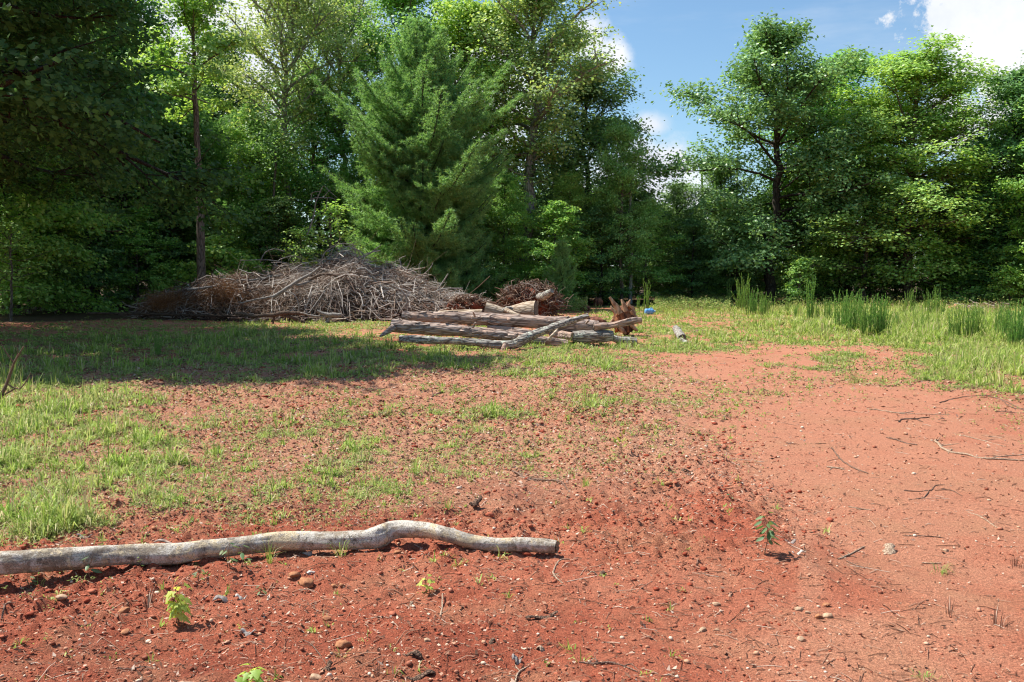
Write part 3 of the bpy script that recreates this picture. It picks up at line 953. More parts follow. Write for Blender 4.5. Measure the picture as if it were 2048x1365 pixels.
# far wood: one mass of leaves and stems closing the view under the crowns
def far_wood():
    rng = np.random.default_rng(77)
    n = 230000
    X = rng.uniform(-62, 62, n); Y = rng.uniform(0, 1, n)
    e = np.interp(X, [-62, -30, -20, 0, 20, 62], [34, 44, 50, 52, 52, 44])
    Y = e + Y * 13
    top = 6.3 + 3.2 * fbm(X * .16, Y * .16, 91, 3) + np.where(X < -12, 4.0, 0) + np.where(X < -18, 3, 0)
    Z = rng.random(n) ** .8 * top
    den = fbm(X * .6 + Z * .7, Y * .6 + Z * 1.1, 93, 3)
    k = den > -.16
    C = np.column_stack([X, Y, Z])[k]; m = len(C)
    g = Geo()
    leaves(g, C, nrm(rng.normal(0, .5, (m, 3)) + [0, 0, .6]), nrm(rng.normal(0, 1, (m, 3))), rng.uniform(.2, .42, m), rng.uniform(.16, .3, m))
    for i in range(120):
        x = rng.uniform(-60, 60); y = np.interp(x, [-62, -30, -20, 0, 20, 62], [34, 44, 50, 52, 52, 44]) + rng.uniform(-3, 8)
        zz = np.linspace(-.3, rng.uniform(5, 8), 8)
        P = np.column_stack([x + np.cumsum(rng.normal(0, .05, 8)), y + np.cumsum(rng.normal(0, .05, 8)), zz])
        tube(g, P, rng.uniform(.05, .14) * (1 - .4 * np.linspace(0, 1, 8)), 6, mat=1)
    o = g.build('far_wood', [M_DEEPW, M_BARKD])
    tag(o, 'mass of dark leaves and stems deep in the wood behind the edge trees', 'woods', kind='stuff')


far_wood()

# ------------------------------------------------------------------ logs
def spline(pts, step=.04):
    P = np.asarray(pts, float)
    Q = np.vstack([2 * P[0] - P[1], P, 2 * P[-1] - P[-2]])
    out = []
    for i in range(1, len(Q) - 2):
        m = max(2, int(np.linalg.norm(Q[i + 1][:3] - Q[i][:3]) / step))
        t = np.linspace(0, 1, m, endpoint=False)[:, None]
        a, b, c, d = Q[i - 1], Q[i], Q[i + 1], Q[i + 2]
        out.append(.5 * ((2 * b) + (-a + c) * t + (2 * a - 5 * b + 4 * c - d) * t ** 2 + (-a + 3 * b - 3 * c + d) * t ** 3))
    out.append(P[-1:])
    return np.vstack(out)


M_CUT = plain('cut_wood', (.34, .26, .17), (.16, .11, .07), 26, .4, .004)
M_CUTD = plain('cut_wood_weathered', (.24, .19, .15), (.10, .07, .055), 26, .5, .006)
M_LOGR = bark_mat('log_bark_red_brown', (.17, .115, .09), (.52, .41, .34), 'X', 15, bump=.8, warm=(.42, .29, .22))
M_LOGG = bark_mat('log_bark_grey', (.12, .10, .085), (.46, .42, .36), 'X', 18, lichen=(.48, .50, .41), lamt=.45, bump=.8)
M_LOGP = bark_mat('log_bark_pale', (.28, .20, .13), (.58, .47, .35), 'X', 12, bump=.35)


def log_geo(geo, rows, sides=20, lump=.05, groove=.05, seed=0, step=.05):
    """rows: (x,y,z,r)"""
    S = spline(rows, step)
    return tube(geo, S[:, :3], np.maximum(S[:, 3], .004), sides, lump=lump, lf=5, seed=seed, groove=groove)


def cut_disc(ring, m, parent, org, sgn, nm='cut_end'):
    c = ring.mean(axis=0)
    rng = np.random.default_rng(len(ring))
    n = len(ring)
    ax = nrm(np.cross(ring[0] - c, ring[n // 4] - c)) * sgn
    v = [c + ax * .006]
    for f in (.35, .7, .985):
        for p in ring:
            v.append(c + (p - c) * f + ax * (.006 + rng.normal(0, .003)))
    g = Geo(); t = []; q = []
    for i in range(n):
        j = (i + 1) % n
        t.append((0, 1 + i, 1 + j))
        for k in (0, 1):
            q.append((1 + k * n + i, 1 + (k + 1) * n + i, 1 + (k + 1) * n + j, 1 + k * n + j))
    g.add(v, t=t, q=q)
    o = g.build(nm, m, parent)
    o.data.transform(__import__('mathutils').Matrix.Translation(-Vector(org)))
    return o


def make_log(label, pts, m, cutm=M_CUTD, seed=0, sides=24, lump=.11, groove=.11, strips=0, branches=(), group='logs heaped in the clearing', name='log', splint=None, step=.05):
    """pts: (px, py, Y, half thickness in px)"""
    rows = []
    for (px, py, Y, hp) in pts:
        p = at_y(px, py, Y); rows.append((*p, hp * Y / FPX))
    rows = np.array(rows)
    org = rows[0, :3].copy(); org[2] = min(rows[:, 2].min(), org[2])
    root = empty(name, org, label, 'log', group)
    g = Geo(); V = log_geo(g, rows, sides, lump, groove, seed, step)
    sd = g.build('bark', m, root, smooth=True)
    sd.data.transform(__import__('mathutils').Matrix.Translation(-Vector(org)))
    cut_disc(V[0], cutm, root, org, -1); cut_disc(V[-1], cutm, root, org, 1)
    if strips:
        rng = np.random.default_rng(seed + 70); g = Geo()
        for k in range(strips):
            i0 = rng.integers(1, len(V) - 8); j0 = rng.integers(0, sides); m_ = rng.integers(3, 7)
            w_ = rng.integers(1, 3); cc = V[i0:i0 + m_].mean(axis=1)
            rows_ = []
            for a in range(m_):
                c0 = V[i0 + a].mean(axis=0); lift_ = 1.03 + .16 * rng.random() * (a / m_) ** 2 * 2
                for b_ in (0, w_):
                    rows_.append(c0 + (V[i0 + a][(j0 + b_) % sides] - c0) * (lift_ + .03 * b_))
            g.add(np.array(rows_) - org, q=[(2 * a, 2 * a + 1, 2 * a + 3, 2 * a + 2) for a in range(m_ - 1)])
        so_ = g.build('loose_bark', m, root); md_ = so_.modifiers.new('thick', 'SOLIDIFY'); md_.thickness = .006
        so_['kind'] = 'stuff'
    for i, (bp, bm) in enumerate(branches):
        g = Geo(); rw = []
        for (px, py, Y, hp) in bp:
            p = at_y(px, py, Y); rw.append((*p, hp * Y / FPX))
        tt = log_geo(g, rw, 12, lump * .8, groove, seed + i + 1, step)
        e = tt[-1]; c = e.mean(axis=0)
        g.add(np.vstack([e, c[None]]), t=[(k, (k + 1) % 12, 12) for k in range(12)])
        o = g.build('branch_stub', bm, root, smooth=True)
        o.data.transform(__import__('mathutils').Matrix.Translation(-Vector(org)))
    return root


make_log('long straight shaggy log lying highest at the back of the heap', [(806, 632, 20.2, 9), (850, 635, 20.1, 11), (930, 637, 20, 12), (1010, 641, 19.9, 12), (1090, 646, 19.9, 13.5), (1150, 651, 19.9, 13.5), (1196, 655, 19.9, 12)], M_LOGR, seed=1, strips=60,
         branches=[(((1172, 647, 19.75, 2.5), (1178, 641, 19.6, 1.8)), M_LOGR), (((950, 634, 19.7, 2.2), (946, 624, 19.6, 1.4)), M_LOGR)])
make_log('long shaggy brown log across the middle front of the heap', [(782, 652, 19.3, 11), (800, 654, 19.3, 12.5), (850, 657, 19.3, 12), (910, 661, 19.3, 12), (970, 667, 19.3, 11), (1040, 676, 19.3, 10), (1100, 684, 19.3, 9), (1134, 690, 19.3, 8)], M_LOGR, seed=2, strips=60,
         branches=[(((788, 655, 19.1, 8), (771, 666, 19.0, 5), (760, 673, 18.9, 2)), M_LOGR), (((946, 655, 19.1, 2.5), (951, 645, 19.0, 1.5)), M_LOGR), (((800, 646, 19.4, 6), (786, 641, 19.4, 3)), M_LOGR)])
make_log('grey lichened log in front whose bent limb rises over the heap to the right', [(800, 678, 18.7, 7), (840, 679, 18.6, 7.5), (884, 681, 18.6, 7), (940, 684, 18.6, 7.5), (996, 690, 18.6, 8), (1030, 688, 18.6, 9.5), (1045, 679, 18.6, 9.5), (1062, 671, 18.7, 8.5), (1090, 661, 18.8, 8), (1120, 650, 18.9, 7), (1143, 642, 19.0, 6), (1176, 632, 19.1, 5)], M_LOGG, seed=3,
         branches=[(((1012, 689, 18.55, 7), (1008, 698, 18.5, 6), (1004, 704, 18.5, 4)), M_LOGR), (((1085, 665, 18.6, 3.5), (1105, 668, 18.5, 3.2), (1113, 660, 18.5, 2.6)), M_LOGP) if False else (((1097, 679, 18.5, 3.2), (1106, 670, 18.5, 3), (1115, 660, 18.6, 2.6)), M_LOGP), (((1030, 672, 18.5, 4), (1036, 667, 18.5, 3)), M_LOGR)])
make_log('bent shaggy limb sticking out past the right end of the heap', [(1188, 654, 19.6, 9), (1215, 652, 19.6, 6), (1240, 648, 19.6, 6.5), (1266, 642, 19.6, 6.5), (1283, 641, 19.6, 5.5)], M_LOGR, seed=4, strips=14)
make_log('short thick grey log on the grass under the right end of the heap', [(1146, 675, 19.6, 11), (1180, 673, 19.6, 11.5), (1210, 672, 19.6, 11.5), (1226, 672, 19.6, 10)], M_LOGG, seed=5, groove=.09)
make_log('low grey log at the far right end of the heap half sunk in grass', [(1222, 675, 19.9, 5), (1240, 681, 19.9, 7), (1260, 683, 19.9, 8), (1273, 684, 19.9, 7.5)], M_LOGG, seed=6)
make_log('short split log with a pale orange end wedged under the heap', [(1104, 668, 19.9, 9), (1125, 671, 19.7, 9), (1146, 674, 19.5, 8)], M_LOGR, M_CUT, seed=7)
make_log('stubby bark covered log wedged between the two long brown logs', [(976, 655, 19.9, 6), (1010, 660, 19.8, 7), (1045, 664, 19.7, 7), (1062, 666, 19.7, 5)], M_LOGR, seed=8)
make_log('peeled pale log section with a cut end on top of the heap at left', [(970, 618, 20.6, 14), (985, 622, 20.6, 13.5), (1003, 627, 20.6, 12), (1020, 630, 20.6, 10)], M_LOGP, M_CUT, seed=9, groove=.03, lump=.03,
         branches=[(((1008, 622, 20.5, 6), (1017, 617, 20.4, 4.5), (1026, 618, 20.4, 3)), M_LOGG), (((1012, 620, 20.4, 5), (1030, 629, 20.2, 4), (1054, 636, 20.1, 3)), M_LOGP)])
make_log('fat pale log section with a dark round cut face on top of the heap', [(1002, 627, 21.0, 10), (1030, 624, 20.95, 14), (1055, 621, 20.9, 17), (1072, 620, 20.85, 18)], M_LOGP, M_CUTD, seed=10, groove=.03, lump=.03)
make_log('pale peeled log lying low behind the left half of the heap', [(876, 628, 21.2, 5), (915, 626, 21.2, 6), (965, 625, 21.1, 7)], M_LOGP, seed=11)
make_log('mossy grey log end pointing at the viewer on the grass right of the heap', [(1351, 657, 22.2, 6.5), (1357, 665, 21.5, 8), (1365, 677, 20.8, 8.5)], M_LOGG, M_CUTD, seed=12, group='broken logs right of the heap')
make_log('small pale log with a dark end just below the mossy one', [(1362, 680, 20.6, 5), (1369, 686, 20.3, 6), (1377, 690, 20.0, 7.5)], M_LOGG, plain('dark_end', (.02, .014, .01), (.06, .04, .03)), seed=13, group='broken logs right of the heap')  # flat end disc in a near-black tone
M_BRBK = bark_mat('dark_log_bark', (.03, .02, .014), (.12, .08, .055), 'X', 20)
make_log('long dark log lying along the front of the brush pile at left', [(175, 627, 29.6, 2), (260, 628, 29.4, 2.6), (350, 630, 29.2, 2.8), (430, 632, 29, 2.6), (490, 633, 28.8, 2)], M_BRBK, seed=14, group='branches and logs of the brush pile', sides=10, step=.15)


# the foreground log
def front_log():
    m, t, b = mat('pale_smooth_bark')
    v = t.obj()
    n = t.noise(9, 6, .7, v, .4); n2 = t.noise(52, 6, .75, v, .3); n3 = t.noise(190, 3, .6, v)
    c = t.mix(t.rng(n, .44, .56), (.62, .56, .47), (.36, .29, .21))
    c = t.mix(t.rng(n2, .56, .62), c, (.66, .60, .50))
    c = t.mix(t.math('MULTIPLY', t.rng(t.noise(21, 6, .75, v, .5), .44, .38), .8), c, (.12, .10, .075))
    n4 = t.noise(5.0, 5, .75, v, .6)
    c = t.mix(t.rng(n4, .54, .58), c, (.66, .53, .34))
    c = t.mix(t.math('MULTIPLY', t.rng(t.noise(3.1, 5, .75, t.obj((1, 1, 1.4)), .6), .55, .62), .5), c, (.17, .14, .105))
    c = t.mix(t.math('MULTIPLY', t.rng(n3, .48, .38), .65), c, (.09, .07, .05))
    t.put(b.inputs['Base Color'], c)
    h = t.math('ADD', t.math('MULTIPLY', n2, .8), t.math('MULTIPLY', n3, .35))
    t.l.new(t.bump(h, 1.0, .012), b.inputs['Normal'])
    pts = [(-420, 1140, .17, 28), (-150, 1130, .135, 26), (0, 1127, .125, 25), (120, 1119, .105, 24), (250, 1110, .085, 23), (340, 1109, .07, 24.5), (400, 1101, .07, 22), (500, 1090, .07, 21), (560, 1083, .072, 22), (650, 1083, .07, 20.5), (730, 1081, .072, 21), (758, 1074, .08, 24), (790, 1060, .102, 20), (850, 1061, .107, 17), (900, 1072, .090, 16), (950, 1085, .062, 16), (1000, 1090, .05, 15.5), (1050, 1089, .052, 16.5), (1095, 1092, .05, 16), (1113, 1094, .047, 14)]
    rows = []
    for px, py, z, hp in pts:
        p = at_z(px, py, z)
        g = gs(p[0], p[1])
        p = at_z(px, py, z + g)
        rows.append((*p, hp * p[1] / FPX * .90))
    rows = np.array(rows); org = rows[11, :3].copy(); org[2] = gs(org[0], org[1])
    root = empty('fallen_log', org, 'long pale crooked tree trunk lying across the red dirt in the foreground', 'log')
    g = Geo(); S = spline(rows, .02)
    V = tube(g, S[:, :3], S[:, 3], 36, lump=.075, lf=9, seed=5, groove=.04)
    # knots
    o = g.build('bark', m, root, smooth=True); o.data.transform(__import__('mathutils').Matrix.Translation(-Vector(org)))
    cut_disc(V[-1], M_CUT, root, org, 1)
    rng = np.random.default_rng(3)
    for (px, py, z, r) in [(752, 1062, .115, .028), (432, 1086, .115, .016), (345, 1118, .045, .03), (905, 1060, .11, .012)]:
        g = Geo(); p = at_z(px, py, z)
        v, f = ICO[3]
        g.add(v * (1 + .12 * np.sin(v[:, [0]] * 7 + v[:, [1]] * 9)) * r * np.array([1.7, 1, .75]) + p - org, t=f)
        g.build('knot', m, root, smooth=True)
    # a lifted flap of bark
    g = Geo(); p = at_z(327, 1087, .122)
    k = 10; vv = []
    for i in range(k):
        u = i / (k - 1); w_ = .010 * math.sin(math.pi * min(u + .1, 1)) + .002
        for s_ in (-1, 1):
            vv.append([p[0] - .05 + .11 * u, p[1] + s_ * w_, p[2] + .004 + .010 * math.sin(u * 5) + (.004 if s_ > 0 else 0)])
    g.add(np.array(vv) - org, q=[(2 * i, 2 * i + 1, 2 * i + 3, 2 * i + 2) for i in range(k - 1)])
    fl = g.build('bark_flap', M_LOGR, root)
    sm = fl.modifiers.new('thick', 'SOLIDIFY'); sm.thickness = .004


front_log()

# ------------------------------------------------------------------ brush pile
M_TWIG = island_mat('twig', [(0, (.09, .045, .028)), (.3, (.19, .115, .075)), (.6, (.36, .29, .235)), (1, (.66, .60, .53))], use_tint=True)
M_DRY = island_mat('dry_debris', [(0, (.06, .035, .02)), (.5, (.16, .10, .06)), (1, (.30, .22, .14))], trans=.15)
M_RUST = island_mat('rusty_needles', [(0, (.09, .035, .015)), (.5, (.20, .085, .03)), (1, (.32, .17, .07))], trans=.2)
M_HEAP = plain('heap_soil_gap_shade', (.02, .013, .009), (.10, .065, .045), 5, .8, .06)  # soil tone darkened to paint the shaded gaps between the twigs
M_CLAYR = plain('clay_on_roots', (.05, .018, .010), (.26, .062, .028), 5, 1.0, .06)
BX = [290, 340, 380, 430, 500, 560, 600, 645, 690, 725, 750, 800, 850, 880, 920, 960, 990]
BT = [606, 584, 570, 560, 560, 556, 536, 520, 510, 518, 544, 556, 570, 588, 602, 612, 622]


def heap_h(X, Y):
    px = 1024 + FPX * X / 31.0
    py = np.interp(px, BX, BT, left=640, right=640)
    top = np.clip(1.6 - (py - 540) * 31 / FPX, 0, 9)
    w_ = np.interp(px, [290, 500, 690, 850, 990], [1.3, 2.0, 2.9, 2.1, 1.2])
    k = np.clip(1 - ((Y - 31.2) / w_) ** 2, 0, 1) ** .75
    return top * k * (1 + .45 * fbm(X * 1.2, Y * 1.0, 81, 4))


def brush():
    rng = np.random.default_rng(5)
    root = empty('brush_pile', (-6.5, 31, 0), 'huge tangled pile of dead grey and brown branches before the pines', 'brush pile')
    xs = np.linspace(-13, -.2, 150); ys = np.linspace(28, 34.4, 70)
    X, Y = np.meshgrid(xs, ys)
    Z = heap_h(X, Y) * .80 + .05 * fbm(X * 5, Y * 5, 82, 3) - .06
    g = Geo(); nx = len(xs)
    i = np.arange(len(ys) - 1)[:, None] * nx; j = np.arange(nx - 1)[None]
    q = np.stack([i + j, i + j + 1, i + nx + j + 1, i + nx + j], -1).reshape(-1, 4)
    g.add(np.stack([X + 6.5, Y - 31, Z], -1).reshape(-1, 3), q=q)
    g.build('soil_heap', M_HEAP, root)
    g = Geo()
    n = 9500
    for k in range(n):
        px = rng.choice([rng.uniform(290, 990), rng.normal(680, 90)], p=[.74, .26])
        Y = rng.normal(30.6, 1.3); X = (px - 1024) / FPX * 31
        h = float(heap_h(np.array([X]), np.array([Y]))[0])
        if h < .05: continue
        L = rng.uniform(.35, 1.5) if rng.random() < .85 else rng.uniform(1.2, 2.6)
        az = rng.uniform(0, 6.283)
        el = rng.normal(.08, .38)
        if rng.random() < .12: el = rng.uniform(.5, 1.2); L *= .6
        d = np.array([math.cos(az) * math.cos(el), math.sin(az) * math.cos(el), math.sin(el)])
        c = np.array([X, Y, h * rng.uniform(.68, 1.02) + .03])
        s = np.linspace(-.5, .5, 6)[:, None]
        bnd = nrm(rng.normal(0, 1, 3)) * rng.uniform(0, .5) * L
        P = c + d * L * s + bnd * (.25 - s ** 2) * 2 + rng.normal(0, .018, (6, 3)) * L
        r = rng.uniform(.0028, .0072) * (1.6 if L > 1.2 else 1) * (1.8 if rng.random() < .10 else 1)
        # keep the pile's outline: pull what sticks out back down
        hh = heap_h(P[:, 0], P[:, 1])
        P[:, 2] = np.clip(np.minimum(P[:, 2], hh + .08 + .62 * rng.random() ** 3 + (1.0 if rng.random() < .05 else 0)), .02, None)
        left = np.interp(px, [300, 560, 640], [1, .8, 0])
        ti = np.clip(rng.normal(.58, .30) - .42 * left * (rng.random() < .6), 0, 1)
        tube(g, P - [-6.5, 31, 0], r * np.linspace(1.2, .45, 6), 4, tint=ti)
        if rng.random() < .35:
            m = P[rng.integers(2, 5)]
            e = m + (d * rng.uniform(.4, .9) + rng.normal(0, .45, 3)) * L * .35
            tube(g, np.array([m, (m + e) / 2 + rng.normal(0, .02, 3), e]) - [-6.5, 31, 0], [r * .6, r * .5, r * .25], 3, tint=ti)
    tag(g.build('twigs', M_TWIG, root), kind='stuff')
    # mulch and shredded bits
    n = 26000
    px = rng.uniform(290, 990, n); Y = rng.normal(30.4, 1.4, n); X = (px - 1024) / FPX * 31
    h = heap_h(X, Y); k = h > .04
    C = np.column_stack([X, Y, h * rng.uniform(.76, .97, n) + .02])[k]; m = len(C)
    g = Geo()
    leaves(g, C - [-6.5, 31, 0], nrm(rng.normal(0, .6, (m, 3)) + [0, -.3, .8]), nrm(rng.normal(0, 1, (m, 3))), rng.uniform(.04, .16, m), rng.uniform(.01, .05, m))
    tag(g.build('shredded_debris', M_DRY, root), kind='stuff')
    g = Geo(); n = 9000
    cx = np.array([(350, 600), (330, 605), (430, 590), (455, 580), (440, 600), (395, 605), (475, 600), (500, 610), (550, 600), (310, 608)])
    w_ = rng.integers(0, len(cx), n)
    px = cx[w_, 0] + rng.normal(0, 17, n); py = cx[w_, 1] + rng.normal(0, 10, n)
    Yv = 29.9 + rng.normal(0, .35, n)
    C = np.column_stack([(px - 1024) / FPX * Yv, Yv, 1.6 - (py - 540) * Yv / FPX]); C[:, 2] = np.maximum(C[:, 2], .05)
    d = nrm(rng.normal(0, 1, (n, 3))); s = nrm(np.cross(d, rng.normal(0, 1, (n, 3)))) * .006
    V = np.stack([C - s, C + s, C + d * .14], 1) - [-6.5, 31, 0]
    g.add(V.reshape(-1, 3), t=np.arange(n * 3).reshape(-1, 3))
    tag(g.build('dead_needles', M_RUST, root), kind='stuff')


brush()
M_BRG = bark_mat('dead_branch_grey', (.13, .115, .10), (.42, .39, .35), 'N', 22, bump=.4)
M_BRB = bark_mat('dead_branch_brown', (.05, .032, .022), (.20, .14, .10), 'N', 22, bump=.4)


def branch(label, lines, m, Y=None, cat='branch', group=None, name='dead_branch', sides=7, rk=1.0, lift=0.0):
    """lines: polylines of (px, py, half thickness px); first is the stem"""
    g = Geo(); org = None
    for li, ln in enumerate(lines):
        rows = []
        for e in ln:
            if Y is None:
                p = gpt(e[0], e[1]); r = .8 * e[2] * p[1] / FPX * rk
                p = p.copy(); p[2] += r * .7 + lift + (e[3] if len(e) > 3 else 0)
            else:
                yy = Y + (e[3] if len(e) > 3 else 0)
                p = at_y(e[0], e[1], yy); r = e[2] * yy / FPX * rk
            rows.append((*p, r))
        if org is None:
            org = np.array(rows[0][:3])
        step = .02 if Y is None else .12
        S = spline(rows, step)
        rng = np.random.default_rng(int(abs(rows[0][0]) * 1000) % 9999)
        nse = rng.normal(0, 1, (len(S), 3)); nse = (nse + np.roll(nse, 1, 0) + np.roll(nse, 2, 0)) / 3
        kk = np.interp(np.arange(len(S)), np.arange(0, len(S) + 4, 4), rng.normal(0, 1, len(np.arange(0, len(S) + 4, 4)))) if len(S) > 4 else 0
        S[:, :3] += nse * S[:, [3]] * .5
        if Y is None and len(S) > 4:
            S[:, 1] += kk * S[:, 3] * 1.6
            for q_ in range(rng.integers(1, 4)):
                i_ = rng.integers(1, len(S) - 1); r_ = S[i_, 3]
                d_ = nrm(np.array([rng.normal(0, 1), rng.normal(0, 1), .25])) * rng.uniform(6, 16) * r_
                e_ = S[i_, :3] + d_; e_[2] = max(e_[2], gz(e_[0], e_[1]) + .001)
                tube(g, [S[i_, :3], (S[i_, :3] + e_) / 2 + rng.normal(0, .6, 3) * r_, e_], [r_ * .5, r_ * .4, r_ * .2], 4)
        tube(g, S[:, :3], np.maximum(S[:, 3], .0008), sides, lump=.12, lf=20, seed=li, caps=True)
    o = g.build(name, m, smooth=True, origin=org)
    return tag(o, label, cat, group)


GB = 'branches and logs of the brush pile'
branch('thick pale branch leaning diagonally across the front of the brush pile', [[(545, 594, 3.5), (560, 585, 4.2), (590, 566, 4), (615, 553, 3), (642, 533, 2.4)], [(590, 566, 2.4), (600, 572, 2.4), (625, 562, 1.6)], [(548, 592, 2), (520, 598, 2), (480, 607, 1.3)]], M_BRG, 28.8, group=GB)
branch('forked grey limb lying at the foot of the brush pile', [[(684, 631, 3.8), (668, 632, 5.2), (650, 628, 4), (635, 622, 3)], [(662, 634, 3.6), (655, 642, 3.6), (645, 653, 3.2)], [(668, 630, 3), (640, 634, 2.0), (600, 626, 1.6)]], M_BRG, 27.6, group=GB)
branch('long dark grey limb lying left of the forked one', [[(470, 628, 3), (520, 631, 4), (560, 628, 4.5), (612, 626, 3)], [(560, 630, 3), (590, 637, 3), (628, 650, 2.2)], [(548, 630, 2), (545, 648, 1.6)]], M_BRB, 27.9, group=GB)
branch('bare pale bough lying along the left crest of the brush pile', [[(452, 560, 2), (500, 560, 2.6), (547, 553, 2.2), (566, 549, 1)]], M_BRG, 30.6, group=GB)
branch('stout pale pole in the brown left part of the brush pile', [[(375, 580, 2.6), (400, 577, 3), (425, 573, 2)]], M_BRG, 29.8, group=GB)
branch('twisted twigs sticking up at the left tip of the brush pile', [[(345, 602, 1.6), (362, 585, 1.3), (366, 570, 1), (390, 566, .8)], [(362, 585, 1), (385, 572, 1), (398, 552, .8), (405, 540, .5)], [(385, 572, .8), (410, 560, .6), (425, 556, .4)]], M_BRB, 30, group=GB)
branch('upright brown twigs on the left crest of the brush pile', [[(425, 572, 1.6), (424, 552, 1.2), (420, 545, .6)], [(440, 568, 1.2), (436, 548, .8)]], M_BRB, 30.6, group=GB)
branch('arching grey branches left of the top of the brush pile', [[(520, 525, 1.1), (530, 506, 1.1), (548, 499, 1), (570, 503, .7)], [(545, 540, 1.2), (560, 520, 1.2), (590, 512, .9), (610, 520, .6)], [(480, 521, .8), (540, 521, .9), (580, 528, .8)]], M_BRG, 31.2, group=GB)
branch('bare dead sapling standing tall behind the top of the brush pile', [[(614, 470, 1.6), (625, 440, 1.4), (632, 405, 1.1), (646, 372, .7)], [(622, 402, .9), (630, 396, 1), (650, 396, .9), (668, 398, .7), (672, 406, .5)], [(646, 396, .7), (655, 385, .7), (662, 378, .4)], [(622, 404, .8), (624, 386, .8), (642, 383, .6)], [(655, 396, .7), (652, 420, .6), (642, 432, .4)], [(648, 372, .7), (660, 384, .7), (674, 396, .5)]], M_BRG, 33, group=GB, name='dead_sapling', cat='dead tree')
branch('grey branch poking out right of the top of the brush pile', [[(700, 520, 1.6), (730, 512, 1.6), (748, 502, 1.3), (763, 490, .7)], [(748, 502, .9), (757, 500, .6)]], M_BRG, 31, group=GB)
branch('fan of curved grey branches over the top of the brush pile', [[(640, 530, 1.3), (650, 505, 1.2), (680, 488, 1), (712, 492, .7)], [(720, 530, 1.2), (728, 510, 1.1), (700, 494, .9), (672, 497, .6)], [(650, 540, 1.2), (668, 512, 1.2), (694, 502, 1), (720, 512, .7)], [(668, 545, 1.1), (662, 515, 1.0), (668, 492, .7)], [(700, 548, 1.1), (712, 520, 1), (708, 497, .7)]], M_BRG, 30.6, group=GB)
branch('short pale broken limb on the right shoulder of the brush pile', [[(715, 541, 3), (730, 538, 2.6), (744, 550, 2.2), (758, 545, 2)], [(744, 552, 2), (752, 566, 1.8), (754, 574, 1.2)]], M_BRG, 29.6, group=GB)
branch('forked bare twigs standing up from the right part of the brush pile', [[(803, 552, 1.7), (803, 530, 1.5), (800, 518, 1.2), (812, 512, .6)], [(802, 525, 1), (794, 522, .6)], [(818, 540, 1.4), (832, 545, 1.4), (842, 553, 1.3), (862, 535, .9), (866, 525, .5)], [(842, 553, .9), (838, 530, .8), (846, 521, .4)]], M_BRG, 31.4, group=GB)
branch('slanting stick at the right end of the brush pile', [[(870, 588, 1.4), (880, 574, 1.4), (890, 560, 1.4), (897, 548, 1)]], M_BRG, 30.4, group=GB)
branch('pale curved branches lying on the right slope of the brush pile', [[(780, 570, 1.4), (800, 580, 1.5), (815, 600, 1.5), (812, 622, 1.2)], [(800, 625, 1.4), (812, 608, 1.6), (825, 600, 1.2)]], M_BRG, 28.6, group=GB)
branch('pale stick lying level at the far right tip of the brush pile', [[(866, 585, 1.5), (890, 578, 1.6), (925, 577, 1.4)]], M_BRG, 30.2, group=GB)
branch('thin pale branch bending down at the middle foot of the brush pile', [[(570, 583, 1.2), (590, 590, 1.3), (598, 612, 1.1), (595, 625, .8)]], M_BRG, 28.5, group=GB)
branch('crooked dark stem across the middle of the brush pile', [[(620, 560, 2.6), (650, 548, 2.6), (680, 556, 2.4), (705, 575, 2), (722, 590, 1.4)], [(680, 556, 1.6), (700, 545, 1.2), (720, 552, .8)]], M_BRB, 29.2, group=GB)


# ------------------------------------------------------------------ root wads, stumps and other things in the clearing
def root_wad(label, px, py_top, py_base, Y, half, seed, nroots, name='root_wad', flat=.55):
    rng = np.random.default_rng(seed)
    c = at_y(px, (py_top + py_base) / 2, Y); hh = (py_base - py_top) / 2 * Y / FPX; hw = half * Y / FPX
    base = np.array([c[0], Y, gs(c[0], Y)])
    root = empty(name, base, label, 'root wad')
    v, f = ICO[3]
    N = 1 + .35 * fbm(v[:, 0] * 2.2 + 5, v[:, 1] * 2.2 + v[:, 2] * 2.6, seed, 4)[:, None]
    g = Geo(); g.add(v * N * np.array([hw * .62, flat * .7, hh * .72]) + c - base, t=f)
    for _ in range(26):
        d = nrm(rng.normal(0, 1, 3)) * np.array([hw * .62, flat * .6, hh * .7])
        blob(g, c - base + d, rng.uniform(.04, .10), rng, 3, (1, 1, .8), .10)
    g.build('clay_core', M_CLAYR, root)
    g = Geo()
    for k in range(nroots):
        d = nrm(rng.normal(0, 1, 3) * np.array([1, .6, 1])); d[1] = -abs(d[1]) if rng.random() < .7 else d[1]
        p0 = c - base + d * np.array([hw * .45, flat * .4, hh * .5])
        L = rng.uniform(.3, 1.0) * hw * .75
        d1 = nrm(d * .5 + rng.normal(0, .8, 3))
        s = np.linspace(0, 1, 7)[:, None]
        P = p0 + d1 * L * s + nrm(rng.normal(0, 1, 3)) * L * .7 * s ** 2 + rng.normal(0, .05, (7, 3)) * L
        q_ = (P - (c - base)) / np.array([hw * 1.1, flat * 1.4, hh * 1.12])
        m_ = np.linalg.norm(q_, axis=1, keepdims=True)
        P = (c - base) + (P - (c - base)) / np.maximum(m_ / rng.uniform(.75, 1.05), 1)
        P[:, 2] = np.maximum(P[:, 2], .01)
        r = rng.uniform(.005, .022) if rng.random() < .85 else rng.uniform(.02, .04)
        tube(g, P, r * np.linspace(1.1, .25, 7), 5, tint=np.clip(rng.normal(.30, .22), 0, 1))
    tag(g.build('roots', M_TWIG, root), kind='stuff')
    return root, base, c


